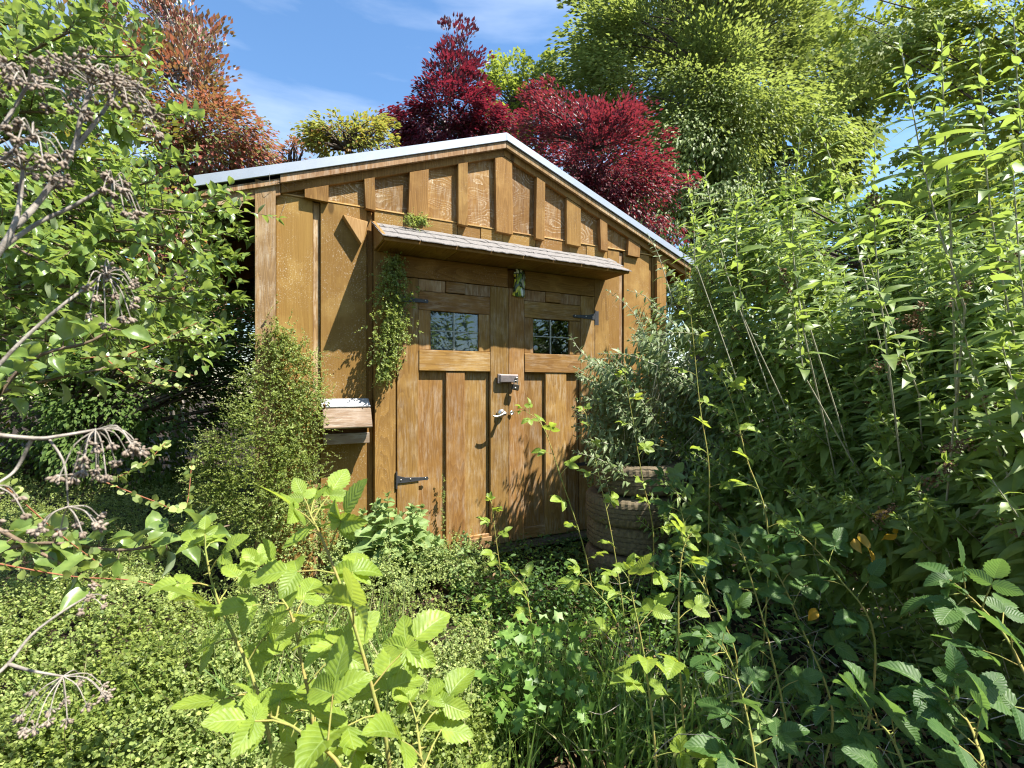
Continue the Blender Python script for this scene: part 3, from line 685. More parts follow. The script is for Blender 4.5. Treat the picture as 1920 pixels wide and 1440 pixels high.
names = ('bottom', 'second lowest', 'second highest', 'top')
for k, (dx, dy, tl) in enumerate(((-.03, .0, 0), (.0, .02, .03), (-.025, .0, -.02), (.03, -.02, .035))):
    o = bpy.data.objects.new('tyre', tm); col.objects.link(o)
    o.location = (tc0[0] + dx, tc0[1] + dy, -.075 + .0985 + k * .197); o.rotation_euler = (tl, -tl * .6, k * 1.3)
    tag(o, 'dusty old tyre, the %s of the stack beside the right shed door' % names[k], 'tyre', 'tyres stacked by the shed')

# ================================================================== VEGETATION
# leaf colours (albedo)
LM = {
 'apple': leafmat('apple_leaf', (.100, .165, .032), (.185, .265, .068), under=(.36, .41, .26), trans=.38, tcol=(.50, .64, .09), rough=.34, spec=.6),
 'buddleia': leafmat('butterfly_bush_leaf', (.115, .180, .036), (.205, .285, .070), under=(.40, .44, .30), trans=.42, tcol=(.52, .66, .09), rough=.45, spec=.45),
 'silver': leafmat('silvery_leaf', (.115, .165, .065), (.22, .275, .13), under=(.40, .43, .33), trans=.30, tcol=(.35, .48, .12), rough=.5, spec=.4),
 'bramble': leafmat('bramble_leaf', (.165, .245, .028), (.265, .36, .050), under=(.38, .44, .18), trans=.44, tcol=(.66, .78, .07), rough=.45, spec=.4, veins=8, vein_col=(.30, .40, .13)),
 'bramble_dark': leafmat('painted_shade_bramble_leaf', (.038, .095, .022), (.075, .145, .032), under=(.2, .28, .14), trans=.36, tcol=(.3, .5, .08), rough=.5, spec=.35, veins=9, vein_col=(.14, .22, .07)),  # darker copy of the bramble leaf, shade put into the colour
 'wire': leafmat('wire_vine_leaf', (.080, .125, .022), (.26, .315, .072), under=(.38, .43, .2), trans=.38, tcol=(.58, .68, .10), rough=.5, spec=.3, patch=1.7),
 'soft': leafmat('soft_green_leaf', (.17, .25, .085), (.25, .34, .125), under=(.3, .36, .2), trans=.36, tcol=(.45, .62, .14), rough=.55, spec=.3, veins=5),
 'herb': leafmat('lobed_herb_leaf', (.09, .18, .030), (.16, .27, .055), trans=.36, tcol=(.42, .62, .08), rough=.45, spec=.4),
 'photinia': leafmat('red_tipped_leaf', (.24, .070, .050), (.33, .120, .080), under=(.36, .24, .18), trans=.34, tcol=(.55, .20, .08), rough=.4, spec=.5, third=(.12, .16, .040), third_at=.5),
 'photinia_green': leafmat('olive_leaf', (.085, .125, .03), (.18, .20, .05), trans=.36, rough=.4, spec=.5, third=(.30, .15, .04), third_at=.72),
 'red_maple': leafmat('dark_red_leaf', (.040, .012, .020), (.125, .020, .032), under=(.13, .07, .09), trans=.32, tcol=(.46, .03, .055), rough=.46, spec=.35),
 'plum': leafmat('purple_red_leaf', (.050, .016, .022), (.15, .026, .036), under=(.20, .12, .14), trans=.32, tcol=(.50, .04, .06), rough=.48, spec=.35, third=(.24, .05, .035), third_at=.88),
 'maple': leafmat('green_maple_leaf', (.075, .120, .028), (.19, .235, .06), trans=.38, tcol=(.56, .66, .10), rough=.5, spec=.3, patch=.8),
 'maple_far': leafmat('far_green_leaf', (.06, .095, .026), (.13, .17, .045), trans=.34, tcol=(.42, .5, .09), rough=.6, spec=.2),
 'yellow_tree': leafmat('yellow_green_leaf', (.12, .19, .030), (.26, .32, .060), trans=.42, tcol=(.62, .70, .09), rough=.6, spec=.2),
 'orange_shrub': leafmat('bronze_tipped_leaf', (.12, .18, .030), (.25, .27, .05), trans=.40, tcol=(.6, .6, .09), third=(.26, .13, .035), third_at=.6),
 'hedge': leafmat('hedge_leaf', (.050, .095, .020), (.11, .17, .035), trans=.36, rough=.6, spec=.2),
 'grass': leafmat('grass_blade', (.085, .16, .028), (.17, .26, .055), trans=.40, tcol=(.42, .58, .10), rough=.5, spec=.3, third=(.40, .36, .20), third_at=.86),
 'yellow': leafmat('yellow_dead_leaf', (.45, .26, .03), (.55, .36, .05), trans=.3, rough=.6),
 'dry': leafmat('dry_brown_leaf', (.16, .095, .045), (.30, .20, .11), trans=.15, rough=.8),
}
def merged(name, key, P, A, N, Ln, mat, parent=None, base=(0, 0, 0), kind=None):
    V, U, F = batch(SH[key][0], np.asarray(P) - np.asarray(base), frames(A, N), Ln)
    o = link(name, raw_mesh(name, V, F, U, smooth=False), mat, parent)
    if kind: o['kind'] = kind
    return o

# ---------------- trees: trunk, limbs and a crown of leaf clumps
def tree(name, base, crown, nclump, per, rc, leaf, key, mat, label, trunk_r=.12, barkm='bark', group=None, hang=0.0, top=None, cat='tree', shell=.55, limb_r=.03, nlimb=110):
    """crown = ellipsoids (centre, radii); leaves gather in clumps near the outside"""
    root = empty(name, tuple(base), label, cat, group); base = np.array(base, float)
    vols = np.array([r[0] * r[1] * r[2] for c, r in crown]) ** .67; vols = vols / vols.sum()
    cl = []
    for _ in range(nclump):
        c, r = crown[rng.choice(len(crown), p=vols)]
        d = rand_dir(.15); rad = (shell + (1 - shell) * rng.random()) * (.92 + .22 * rng.random())
        cl.append(np.array(c) + d * np.array(r) * rad)
    cl = np.array(cl); cc = cl.mean(0)
    P, A, N, Ln = [], [], [], []
    for c in cl:
        k = int(per * (.6 + .8 * rng.random())); sz = rc * (.7 + .6 * rng.random())
        q = rng.normal(0, 1, (k, 3)); q = q / np.linalg.norm(q, axis=1, keepdims=True) * (rng.random((k, 1)) ** .45) * sz * np.array([1.15, 1.15, .72])
        out = nrm(q + (c - cc) * .35 + rng.normal(0, .25 * sz, (k, 3)))
        out[:, 2] -= hang + .25
        P.append(c + q); A.append(out); N.append(np.array([0, 0, 1.]) + SUNV * .35 + rng.normal(0, .55, (k, 3))); Ln.append(leaf * (.65 + .6 * rng.random(k)))
    P, A, N, Ln = (np.concatenate(x) for x in (P, A, N, Ln))
    merged('crown', key, P, A, N, Ln, mat, root, base)
    tp = np.array(top) if top is not None else cc + np.array([0, 0, (cl[:, 2].max() - cc[2]) * .6])
    path = curve([base, base + (tp - base) * .4 + rng.normal(0, .08, 3), tp], 14)
    tubes('trunk', [(path, trunk_r, trunk_r * .22)], M[barkm], root, 8)
    limbs = []
    for c in cl[:: max(1, len(cl) // nlimb)]:
        i = int(np.clip(np.searchsorted(path[:, 2], c[2] - np.linalg.norm((c - path[len(path) // 2])[:2]) * .7), 3, len(path) - 2))
        s0 = path[i]; m = (s0 + c) / 2 + np.array([0, 0, .08 * np.linalg.norm(c - s0)]) + rng.normal(0, .05, 3)
        limbs.append((curve([s0, m, c], 7), limb_r * (.5 + .5 * rng.random()), .006))
    if limbs: tubes('limbs', limbs, M[barkm], root, 5)['kind'] = 'stuff'
    return root
def px_ell(px, py, d, rx, ry, rd=None):        # ellipsoid given by where it stands and how large it looks from the path
    k = d / FPX; return (at(px, py, d), (rx * k, (rd or rx * k), ry * k))
def gp(px, d): p = at(px, 724, d); return (p[0], p[1], -.1)

# red-tipped tree behind the left eave
tree('photinia_tree', gp(330, 7.2), [px_ell(330, 190, 7.2, 95, 120, 1.0), px_ell(415, 300, 7.0, 95, 120, .9), px_ell(260, 60, 7.4, 110, 100, 1.0), px_ell(470, 290, 6.9, 45, 75, .6), px_ell(395, 110, 7.1, 25, 60, .4), px_ell(400, 480, 7.0, 110, 160, .9)], 430, 58, .20, .085, 'tri2', LM['photinia'], 'red and bronze leaved tree behind the left eave of the shed', .10, 'pale_bark', limb_r=.022)
tree('olive_tree', gp(150, 6.2), [px_ell(150, 250, 6.2, 190, 220, 1.0), px_ell(60, 560, 6, 260, 240, 1.0), px_ell(300, 560, 6.4, 120, 220, .9)], 330, 60, .24, .085, 'tri2', LM['photinia_green'], 'olive green tree showing through the apple leaves at upper left', .10, 'bark')
# low bronze shrub over the left roof slope
tree('bronze_shrub', gp(655, 8.6), [px_ell(640, 275, 8.6, 65, 45, .6), px_ell(700, 250, 8.8, 40, 38, .5), px_ell(600, 262, 8.5, 26, 28, .3)], 70, 48, .16, .085, 'tri2', LM['orange_shrub'], 'yellow-green and bronze treetop over the left roof slope', .07, cat='tree')
tree('grey_sapling', gp(545, 9.0), [px_ell(548, 290, 9.0, 34, 26, .4)], 20, 30, .13, .07, 'tri2', LM['photinia'], 'thin reddish treetop low over the left end of the roof', .04, cat='tree')
# dark red tree left of the ridge
tree('red_maple_tree', gp(845, 11), [px_ell(860, 115, 11, 42, 75, .6), px_ell(850, 200, 11, 85, 75, 1.0), px_ell(765, 235, 11, 42, 55, .6), px_ell(905, 250, 11, 75, 70, .9), px_ell(800, 280, 11, 85, 60, .9), px_ell(795, 165, 11, 12, 38, .3)], 330, 52, .19, .095, 'tri2', LM['red_maple'], 'tall dark red maple tree left of the roof ridge', .13, shell=.35)
# round purple-red tree right of the ridge
tree('purple_plum_tree', gp(1110, 8.6), [px_ell(1085, 285, 8.6, 110, 115, 1.1), px_ell(1150, 310, 8.4, 100, 105, 1.0), px_ell(1195, 390, 8.3, 80, 90, .9), px_ell(1020, 240, 8.7, 55, 70, .7), px_ell(1090, 400, 8.4, 120, 100, 1.0)], 430, 58, .19, .072, 'tri2', LM['plum'], 'round purple-red plum tree right of the roof ridge', .13, shell=.5)
# green trees further back
tree('green_maple_tree', gp(1300, 15.5), [px_ell(1230, 120, 15.5, 170, 150, 2.2), px_ell(1400, 110, 15.5, 130, 150, 2.2), px_ell(1430, 300, 15, 170, 140, 2.2), px_ell(1300, 300, 15, 150, 130, 2.0), px_ell(1330, 0, 16, 200, 120, 2.5), px_ell(1540, 330, 15, 55, 90, 1.2), px_ell(1330, 480, 15, 260, 160, 2.2)], 260, 330, .78, .15, 'tri2', LM['maple'], 'large green maple tree towering behind the purple-red tree', .30, limb_r=.06)
tree('yellow_green_tree', gp(985, 18), [px_ell(1000, 160, 18, 58, 62, 1.0), px_ell(940, 190, 18, 48, 70, .9), px_ell(960, 270, 18, 70, 80, 1.0)], 190, 50, .30, .15, 'maple', LM['yellow_tree'], 'pale yellow-green tree between the two red trees', .2)
tree('rear_green_tree', gp(1500, 20), [px_ell(1250, 220, 20, 260, 210, 2.5), px_ell(1500, 240, 20, 130, 200, 2.5), px_ell(1380, 60, 20, 200, 160, 2.5)], 520, 80, .6, .26, 'tri2', LM['maple_far'], 'green treetops filling gaps behind the large maple', .3)
# tree with hanging leaves at the upper right
tree('linden_tree', gp(2150, 5.6), [px_ell(1650, 130, 5.4, 75, 60, .5), px_ell(1600, 80, 5.6, 60, 45, .4), px_ell(1760, 110, 5.4, 110, 90, .6), px_ell(1880, 170, 5.6, 120, 130, .7), px_ell(1850, 20, 5.6, 190, 90, .8), px_ell(1700, 20, 5.6, 130, 70, .6), px_ell(1800, 330, 5.8, 160, 120, .7)], 230, 40, .20, .085, 'maple', LM['yellow_tree'], 'yellow-green tree with drooping leaves at the upper right', .09, hang=.7, limb_r=.013, nlimb=36, top=at(2050, 60, 5.6))
# shrubs and trees that close the view behind the plants
tree('laurel_bush', gp(1560, 7.5), [px_ell(1560, 560, 7.5, 230, 190, 1.2), px_ell(1850, 520, 7, 250, 220, 1.2), px_ell(1400, 640, 7.6, 150, 170, 1.0)], 280, 60, .28, .11, 'tri2', LM['hedge'], 'dark green bush behind the butterfly bush on the right', .08, cat='bush')
tree('privet_bush', gp(60, 4.9), [px_ell(0, 760, 4.9, 260, 190, .8), px_ell(270, 760, 5.0, 180, 190, .8), px_ell(400, 650, 5.6, 90, 180, .5), px_ell(455, 690, 5.3, 50, 120, .4)], 480, 60, .20, .06, 'tri2', LM['hedge'], 'dark green bush in the shade left of the shed', .06, cat='bush')
for k, (px, d, lb) in enumerate(((-420, 9, 'far green tree at the left edge behind the olive tree'), (130, 10, 'far green tree behind the red-tipped tree'), (1750, 11, 'far green tree behind the linden at right'))):
    tree('far_tree', gp(px, d), [px_ell(px, 560, d, 330, 190, 1.5), px_ell(px + 60, 430 if k != 4 else 560, d, 200, 120, 1.4)], 260, 50, .45, .17, 'tri2', LM['hedge'], lb, .16, group='far trees closing the view')
# unseen trees added behind the camera for the door windows to reflect
for k, (x, y, h) in enumerate(((-3.6, -10.5, 7.0), (2.6, -11.5, 7.4))):
    tree('reflected_tree', (x, y, -.1), [((x, y, h * .6), (3.6, 1.8, h * .45))], 260, 44, .45, .17, 'tri2', LM['maple'], 'unseen green tree added for the reflection in the %s door window' % ('left', 'right')[k], .15)

# ---------------- apple tree on the left
def twig(pl, p0, d, ln, leaf, n, r=.0025, droop=.25, tilt=.45):
    d = nrm(d); e = p0 + d * ln + np.array([0, 0, -droop * ln * rng.random()])
    c = curve([p0, (p0 + e) / 2 + np.array([0, 0, .06 * ln]) + rng.normal(0, .02 * ln, 3), e], 6)
    pl.stem(c, r, r * .4)
    for i in range(n):
        t = .15 + .85 * (i + .5) / n; k = t * (len(c) - 1); i0 = min(int(k), len(c) - 2); p = c[i0] + (c[i0 + 1] - c[i0]) * (k - i0)
        a = i * 2.4 + rng.random(); side = nrm(np.cross(d, [0, 0, 1]) + 1e-6); u2 = np.cross(side, d)
        ld = side * math.cos(a) + u2 * math.sin(a) + d * (.5 + .7 * t) + np.array([0, 0, -.15])
        pl.leaf(p, ld, up_normal(ld, tilt), leaf * (.6 + .6 * rng.random()))
apple = Plant('apple_tree', gp(-330, 2.3), 'leafy apple tree filling the left side in front of the shed', 'tree')
fork = at(-230, 640, 2.3)
apple.stem(curve([apple.base, at(-300, 900, 2.3), fork], 10), .07, .05, True)
ends = [(450, 395, 2.75), (330, 215, 2.6), (255, 105, 2.5), (440, 560, 3.0), (395, 470, 2.5), (300, 335, 2.2), (205, 215, 2.3), (160, 480, 1.95), (250, 600, 2.1), (400, 650, 2.9), (90, 640, 1.75), (330, 560, 2.0), (60, 300, 1.9), (130, 60, 2.1), (20, 160, 2.1), (200, -20, 2.4), (370, 400, 2.3), (260, 430, 2.0), (130, 350, 2.2), (60, 480, 1.7), (330, 300, 2.9), (220, 520, 2.6), (90, 200, 2.6), (20, 420, 2.4), (300, 90, 3.0), (180, 130, 2.9), (60, 40, 2.6), (350, 640, 2.4), (140, 590, 2.3), (20, 560, 1.8), (230, 300, 2.5), (420, 420, 3.1)]
for px, py, d in ends:
    e = at(px, py, d); s0 = fork + (at(-150, 200, 2.5) - fork) * np.clip((600 - py) / 600, 0, 1)
    c = curve([s0, (s0 + e) / 2 + np.array([0, 0, .12]) + rng.normal(0, .06, 3), e], 14)
    apple.stem(c, .014, .004, True)
    for i in range(30):
        k = 3 + (len(c) - 4) * (.08 + .92 * rng.random()); i0 = min(int(k), len(c) - 2); p = c[i0] + (c[i0 + 1] - c[i0]) * (k - i0)
        dr_ = nrm(c[i0 + 1] - c[i0]) * .7 + rand_dir(.25) * .9
        twig(apple, p, dr_, .10 + .16 * rng.random(), .062, 9)
for px, py, d in ((455, 395, 2.9), (470, 430, 3.0), (430, 470, 2.8), (410, 430, 2.7), (455, 500, 2.95), (420, 530, 2.85), (390, 385, 2.7), (400, 560, 2.8), (440, 610, 2.9), (465, 560, 2.95), (380, 610, 2.7), (430, 655, 2.9), (395, 440, 2.75), (460, 470, 2.95), (350, 590, 2.5), (410, 500, 2.75)):   # sprays in front of the eave
    p = at(px - 45, py + 10, d)
    for _ in range(4): twig(apple, p, at(px, py, d) - p + rng.normal(0, .05, 3), .13, .062, 7)
apple.finish('apple', LM['apple'], M['brown_stem'], 'apple_lo', 300, minpx=16, sides=5, stem_part='bough')
lowb = Plant('apple_branch', gp(-80, 1.0), 'low apple branch with large leaves over the ground cover at lower left', 'branch')
for pts, n, lf in (([(-120, 1080, 1.15), (60, 1020, 1.12), (250, 1030, 1.15), (430, 985, 1.3)], 40, .078), ([(-100, 900, 1.1), (40, 690, 1.15), (170, 640, 1.2), (230, 600, 1.25)], 26, .075), ([(-60, 960, 1.1), (100, 1050, 1.1), (190, 1100, 1.12)], 14, .078), ([(-80, 760, 1.2), (60, 720, 1.2), (200, 690, 1.3)], 20, .075)):
    c = curve([at(*p) for p in pts], 20); lowb.stem(np.vstack([lowb.base[None] * .0 + at(pts[0][0] - 60, 1400, 1.0)[None], c]), .006, .0025, True)
    for i in range(n):
        k = (len(c) - 2) * (.2 + .8 * (i + rng.random()) / n); i0 = min(int(k), len(c) - 2); p = c[i0] + (c[i0 + 1] - c[i0]) * (k - i0)
        ld = nrm(c[i0 + 1] - c[i0]) * .6 + rand_dir(.15); pt = p + nrm(ld) * .02
        lowb.stem(np.array([p, pt]), .0015, .001); lowb.leaf(pt, ld, up_normal(ld, .4), lf * (.6 + .5 * rng.random()))
lowb.finish('apple', LM['apple'], M['brown_stem'], None, 300, minpx=10, stem_part='bough')

# ---------------- butterfly bush on the right
def shoot(pl, path, leaf, step, start=.25, axil=.5, tipn=True, tilt=.4, spread=1.0):
    seg = np.linalg.norm(np.diff(path, axis=0), axis=1); cum = np.concatenate([[0], np.cumsum(seg)]); tot = cum[-1]
    s = tot * start; k = rng.integers(0, 2)
    while s < tot:
        i0 = min(int(np.searchsorted(cum, s)) - 1, len(path) - 2); i0 = max(i0, 0); f = (s - cum[i0]) / max(seg[i0], 1e-6)
        p = path[i0] + (path[i0 + 1] - path[i0]) * f; d = nrm(path[i0 + 1] - path[i0])
        t = s / tot; ref = np.array([0, 0, 1.0]) if abs(d[2]) < .8 else np.array([1., 0, 0])
        a = nrm(np.cross(d, ref)); b = np.cross(d, a); an = k * math.pi / 2 + .5 + rng.normal(0, .2)
        size = leaf * (1.05 - .75 * max(0, t - .55) / .45) * (.8 + .4 * rng.random())
        for sg in (1, -1):
            side = (a * math.cos(an) + b * math.sin(an)) * sg
            ld = side * spread + d * (.35 + .9 * max(0, t - .6)) + rng.normal(0, .12, 3)
            n = np.array([0, 0, .85]) + d * .3 - FWD * .65 + SUNV * .3 + rng.normal(0, tilt, 3)
            pl.leaf(p, ld, n, size)
            if rng.random() < axil:
                for _ in range(2): pl.leaf(p, side * .6 + d * .8 + rng.normal(0, .3, 3), up_normal(ld, .5), size * (.3 + .2 * rng.random()))
        k += 1; s += step * (.8 + .4 * rng.random()) * (1.1 - .5 * t)
    if tipn:
        for _ in range(4): pl.leaf(path[-1], nrm(path[-1] - path[-2]) + rng.normal(0, .35, 3), rng.normal(0, 1, 3), leaf * .3)
bud = Plant('butterfly_bush', gp(1720, 2.6), 'tall butterfly bush with long narrow leaves filling the right side', 'bush')
DT = [(1080, 3.5), (1200, 3.3), (1350, 2.75), (1500, 2.25), (1650, 1.85), (1800, 1.6), (2000, 1.4)]
TT = [(1080, 640), (1180, 585), (1240, 480), (1285, 340), (1340, 300), (1400, 265), (1480, 215), (1560, 280), (1620, 230), (1690, 90), (1760, 40), (1850, -10), (2000, -60)]
heads = []
def bud_shoot(px, py, dd, leaf, arch, vis, step=.042):
    tip = at(px, py, dd)
    ang = rng.normal(0, .18)
    out = -RIGHT * arch + (-FWD) * arch * .5 + RIGHT * ang + UPV * 1.0
    out = nrm(out); L_ = .5 + .45 * rng.random()
    b0 = tip - out * L_ + np.array([0, 0, -.06 * arch])
    mid = (tip + b0) / 2 + UPV * (.05 * arch) + rng.normal(0, .02, 3)
    foot = np.array([b0[0], b0[1], 0]) * .35 + np.array([bud.base[0], bud.base[1], 0]) * .65 + RIGHT * .3 * rng.random() + FWD * .4 * rng.random(); foot[2] = -.1
    sh = curve([b0, mid, tip], 10)
    bud.stem(np.vstack([curve([foot, (foot + b0) / 2 + UPV * .08, b0], 6)[:-1], sh]) if vis or rng.random() < .08 else sh, .0042, .0014, vis)
    shoot(bud, sh, leaf, step, .05)
    if rng.random() < .12: heads.append((sh[6], nrm(sh[7] - sh[5])))
for px, py, dd in ((1690, 95, 1.35), (1765, 60, 1.45), (1835, 70, 1.35), (1500, 250, 2.0), (1530, 230, 2.1), (1470, 300, 2.1), (1385, 330, 2.4), (1320, 320, 2.7), (1290, 330, 2.9), (1900, 330, 1.25), (1880, 650, 1.2), (1640, 250, 1.7), (1600, 400, 1.75), (1450, 480, 2.0), (1900, 30, 1.4), (1860, 900, 1.25), (1790, 560, 1.35)):
    bud_shoot(px, py, dd, .125, .15 if py < 400 else .6, True, .05)
for i in range(400):
    px = 1105 + 810 * rng.random() ** .9; T0 = interp(px, TT) + interp(px, [(1400, 30), (1650, 260), (1950, 430)]); f = rng.random() ** 1.1; py = T0 + 20 + (960 - T0) * f
    dd = interp(px, DT) * (1.30 - .38 * f) + .38 * rng.random() ** 1.6
    bud_shoot(px, py, dd, .115 + .045 * rng.random(), .45 + .8 * f, False)
for i in range(230):                                            # shaded shoots low down
    px = 1230 + 760 * rng.random(); py = 880 + 420 * rng.random()
    bud_shoot(px, py, min(interp(px, DT) + .05 + .7 * rng.random(), FPX * 1.25 / (py - 724)), .075 + .03 * rng.random(), .8, False, .045)
for i in range(130):                                            # unseen shoots past the right edge, added to shade the lower right
    bud_shoot(1950 + 520 * rng.random(), 480 + 480 * rng.random(), 1.2 + .6 * rng.random(), .14, .6, False, .05)
for i in range(15):                                             # sprays reaching over the tyres
    px = 1205 + 130 * rng.random(); bud_shoot(px, 850 + 210 * rng.random(), 2.75 + .25 * rng.random(), .10, 1.1, False)
bud.finish('lance', LM['buddleia'], M['grey_stem'], 'lance_lo', 300, minpx=18)
# old brown flower heads, parts of the bush
for p, d in heads + [(at(x, y, dd), nrm(RIGHT * rx + UPV * rz)) for x, y, dd, rx, rz in ((1700, 610, 1.8, .3, .4), (1640, 690, 1.9, 1, .3), (1870, 745, 1.5, -1, .05), (1830, 830, 1.5, -1, -.2), (1740, 910, 1.6, .5, .5), (1890, 980, 1.35, .5, -.4), (1640, 980, 1.8, .6, .5), (1860, 520, 1.6, .6, .5), (1740, 630, 1.8, -.6, .5), (1790, 570, 1.9, .4, .6))]:
    n = 90; t_ = rng.random(n); q = p + d * (t_[:, None] * .11) + rng.normal(0, 1, (n, 3)) * (.014 * (1 - t_ * .6))[:, None]
    base_ = bud.base
    V, U, F = batch(SH['dot'][0], q - base_, frames(rng.normal(0, 1, (n, 3)), rng.normal(0, 1, (n, 3))), .009 + .004 * rng.random(n))
    link('flower_head', raw_mesh('flower_head', V, F), M['seed_head'], bud.root)['kind'] = 'stuff'
# silvery bush between the tyres and the right wall
sil = Plant('silvery_bush', gp(1180, 3.75), 'silvery green bush with small leaves above the tyres by the right wall', 'bush')
for i in range(150):
    px = 1075 + 245 * rng.random(); py = 600 + 300 * rng.random() ** .8 + max(0, (1140 - px)) * .8 + 45 * math.sin(px * .045); dd = 3.1 + .6 * rng.random()
    tip = at(px, py, dd); out = nrm(-RIGHT * (.5 + .6 * rng.random()) - FWD * .3 + UPV * (.7 + rng.normal(0, .3)) + rng.normal(0, .25, 3))
    b0 = tip - out * (.32 + .2 * rng.random()); foot = sil.base + rng.normal(0, .12, 3) * [1, 1, 0]
    sh = curve([b0, (tip + b0) / 2 + UPV * .03, tip], 8); sil.stem(np.vstack([curve([foot, (foot + b0) / 2 + UPV * .1, b0], 5)[:-1], sh]), .004, .0013, i < 12)
    shoot(sil, sh, .085, .032, .1, .5, spread=.9)
for pts in ([(1240, 700, 3.5), (1190, 590, 3.45), (1140, 545, 3.4)], [(1260, 620, 3.6), (1215, 560, 3.6), (1180, 545, 3.55)], [(1150, 720, 3.4), (1090, 660, 3.35), (1070, 630, 3.3)], [(1260, 560, 3.6), (1235, 480, 3.6), (1215, 440, 3.55)]):
    sh = curve([at(*p) for p in pts], 9); sil.stem(np.vstack([sil.base[None], sh]), .004, .0013, True); shoot(sil, sh, .085, .06, .1, .2)
sil.finish('lance', LM['silver'], M['grey_stem'], 'lance_lo', 200, minpx=12)

# ---------------- brambles
def prickles(path, n, r): 
    out = []
    for _ in range(n):
        i = rng.integers(0, len(path) - 1); p = path[i] + (path[i + 1] - path[i]) * rng.random(); d = rand_dir(); d = nrm(d - nrm(path[i + 1] - path[i]) * .9 * (d @ nrm(path[i + 1] - path[i])))
        out.append((np.array([p, p + d * r * 2.6]), r * .45, r * .05))
    return out
def compound(pl, p, d, face, size, n=3):
    """petiole and three or five leaflets"""
    d = nrm(d); e = p + d * size * .9; pl.stem(np.array([p, (p + e) / 2 + UPV * .004, e]), .0016, .0012)
    nn_ = nrm(face - d * (face @ d)); s = np.cross(d, nn_)
    for a, k in ((0, 1.0), (1.15, .8), (-1.15, .8), (2.0, .62), (-2.0, .62))[:n]:
        ld = d * math.cos(a) + s * math.sin(a); q = e + d * (size * .22 if a == 0 else 0)
        pl.leaf(q, ld + rng.normal(0, .08, 3) - UPV * .1, nn_ + rng.normal(0, .18, 3), size * k * (.9 + .2 * rng.random()))
def bramble(pts, label, size, nodes, mat='bramble', n5=.3, r=.0042, start=.12, group='bramble canes', key_lo=None, face_up=1.0, tips=True, nparts=120):
    W = [at(*p) for p in pts]; b = W[0].copy(); foot = np.array([b[0], b[1], float(G(b[0], b[1]))]) + FWD * .06
    pl = Plant('bramble_cane', foot, label, 'bramble', group)
    path = curve(([foot] if b[2] > foot[2] + .06 else []) + W, 24); pl.stem(path, r, r * .4, True)
    up = pl.stems; 
    for i in range(nodes):
        t = start + (1 - start) * (i + .3) / nodes; k = t * (len(path) - 1); i0 = min(int(k), len(path) - 2); p = path[i0] + (path[i0 + 1] - path[i0]) * (k - i0)
        d = nrm(path[i0 + 1] - path[i0]); a = i * 2.4 + .6 * rng.random(); s1 = nrm(np.cross(d, FWD)); s2 = np.cross(d, s1)
        ld = s1 * math.cos(a) + s2 * math.sin(a) + d * (.25 + .5 * t)
        sz = size * (1.1 - .45 * t) * (.85 + .3 * rng.random())
        compound(pl, p, ld, UPV * face_up + SUNV * .6 - FWD * .35 + rng.normal(0, .25, 3), sz, 5 if rng.random() < n5 else 3)
    if tips:
        for _ in range(3): compound(pl, path[-1], nrm(path[-1] - path[-3]) + rng.normal(0, .5, 3), -FWD * .3 + UPV + rng.normal(0, .4, 3), size * .42, 3)
    for q in prickles(path, 26, r): pl.stem(*q)
    pl.finish('bramble', LM[mat], M['cane'], key_lo or 'bramble', nparts, part='leaflet', minpx=8, stem_part='cane')
    return pl
bramble([(735, 1500, .78), (700, 1300, .78), (650, 1130, .80), (606, 1015, .83), (582, 965, .85)], 'bright bramble cane rising highest at the lower centre left', .088, 13)
bramble([(520, 1500, .85), (480, 1290, .86), (428, 1170, .9), (398, 1095, .92), (385, 1030, .93)], 'bright bramble cane leaning left at the lower left', .078, 11)
bramble([(600, 1520, .85), (585, 1340, .86), (565, 1240, .88), (545, 1150, .9), (498, 1085, .92)], 'short bright bramble cane between the two tall ones at lower left', .085, 10)
bramble([(660, 1560, .62), (640, 1440, .64), (560, 1370, .68), (500, 1340, .7)], 'bright bramble cane spreading low along the bottom edge at left', .08, 8)
bramble([(800, 1540, .70), (790, 1430, .72), (780, 1350, .75)], 'small bright bramble shoot at the bottom edge below the doors', .085, 5, n5=0)
bramble([(1283, 1420, 1.45), (1272, 1190, 1.45), (1276, 1060, 1.48), (1286, 1015, 1.5)], 'upright bramble cane with pale tip in front of the tyres', .085, 9)
bramble([(1230, 1440, 1.38), (1212, 1260, 1.4), (1190, 1140, 1.42), (1178, 1085, 1.45)], 'upright bramble cane with large folded leaves left of the pale tipped one', .090, 7)
bramble([(1120, 1180, 2.7), (1098, 1040, 2.72), (1050, 890, 2.75), (1018, 800, 2.8), (985, 770, 2.8)], 'arching bramble cane in front of the right shed door', .085, 10)
bramble([(940, 1090, 2.75), (930, 1010, 2.75), (922, 945, 2.75)], 'short bramble shoot before the meeting edge of the doors', .080, 7)
bramble([(1170, 1160, 2.6), (1148, 1010, 2.62), (1118, 870, 2.65), (1098, 775, 2.7)], 'slender bramble cane crossing in front of the tyre stack', .080, 8)
bramble([(1225, 1000, 2.8), (1205, 900, 2.8), (1185, 780, 2.8), (1172, 705, 2.8)], 'bramble cane rising above the tyre stack', .085, 8)
bramble([(1330, 900, 2.65), (1312, 760, 2.7), (1296, 600, 2.75), (1282, 480, 2.8)], 'tall yellow-green bramble cane against the butterfly bush', .080, 10)
bramble([(1440, 1000, 2.1), (1400, 860, 2.15), (1375, 760, 2.2), (1350, 700, 2.2)], 'bramble cane among the narrow leaves right of the tyres', .085, 8)
bramble([(1060, 1250, 2.1), (1150, 1170, 2.1), (1110, 1100, 2.15), (1085, 1075, 2.2)], 'small bramble cane arching left below the tyres', .075, 7)
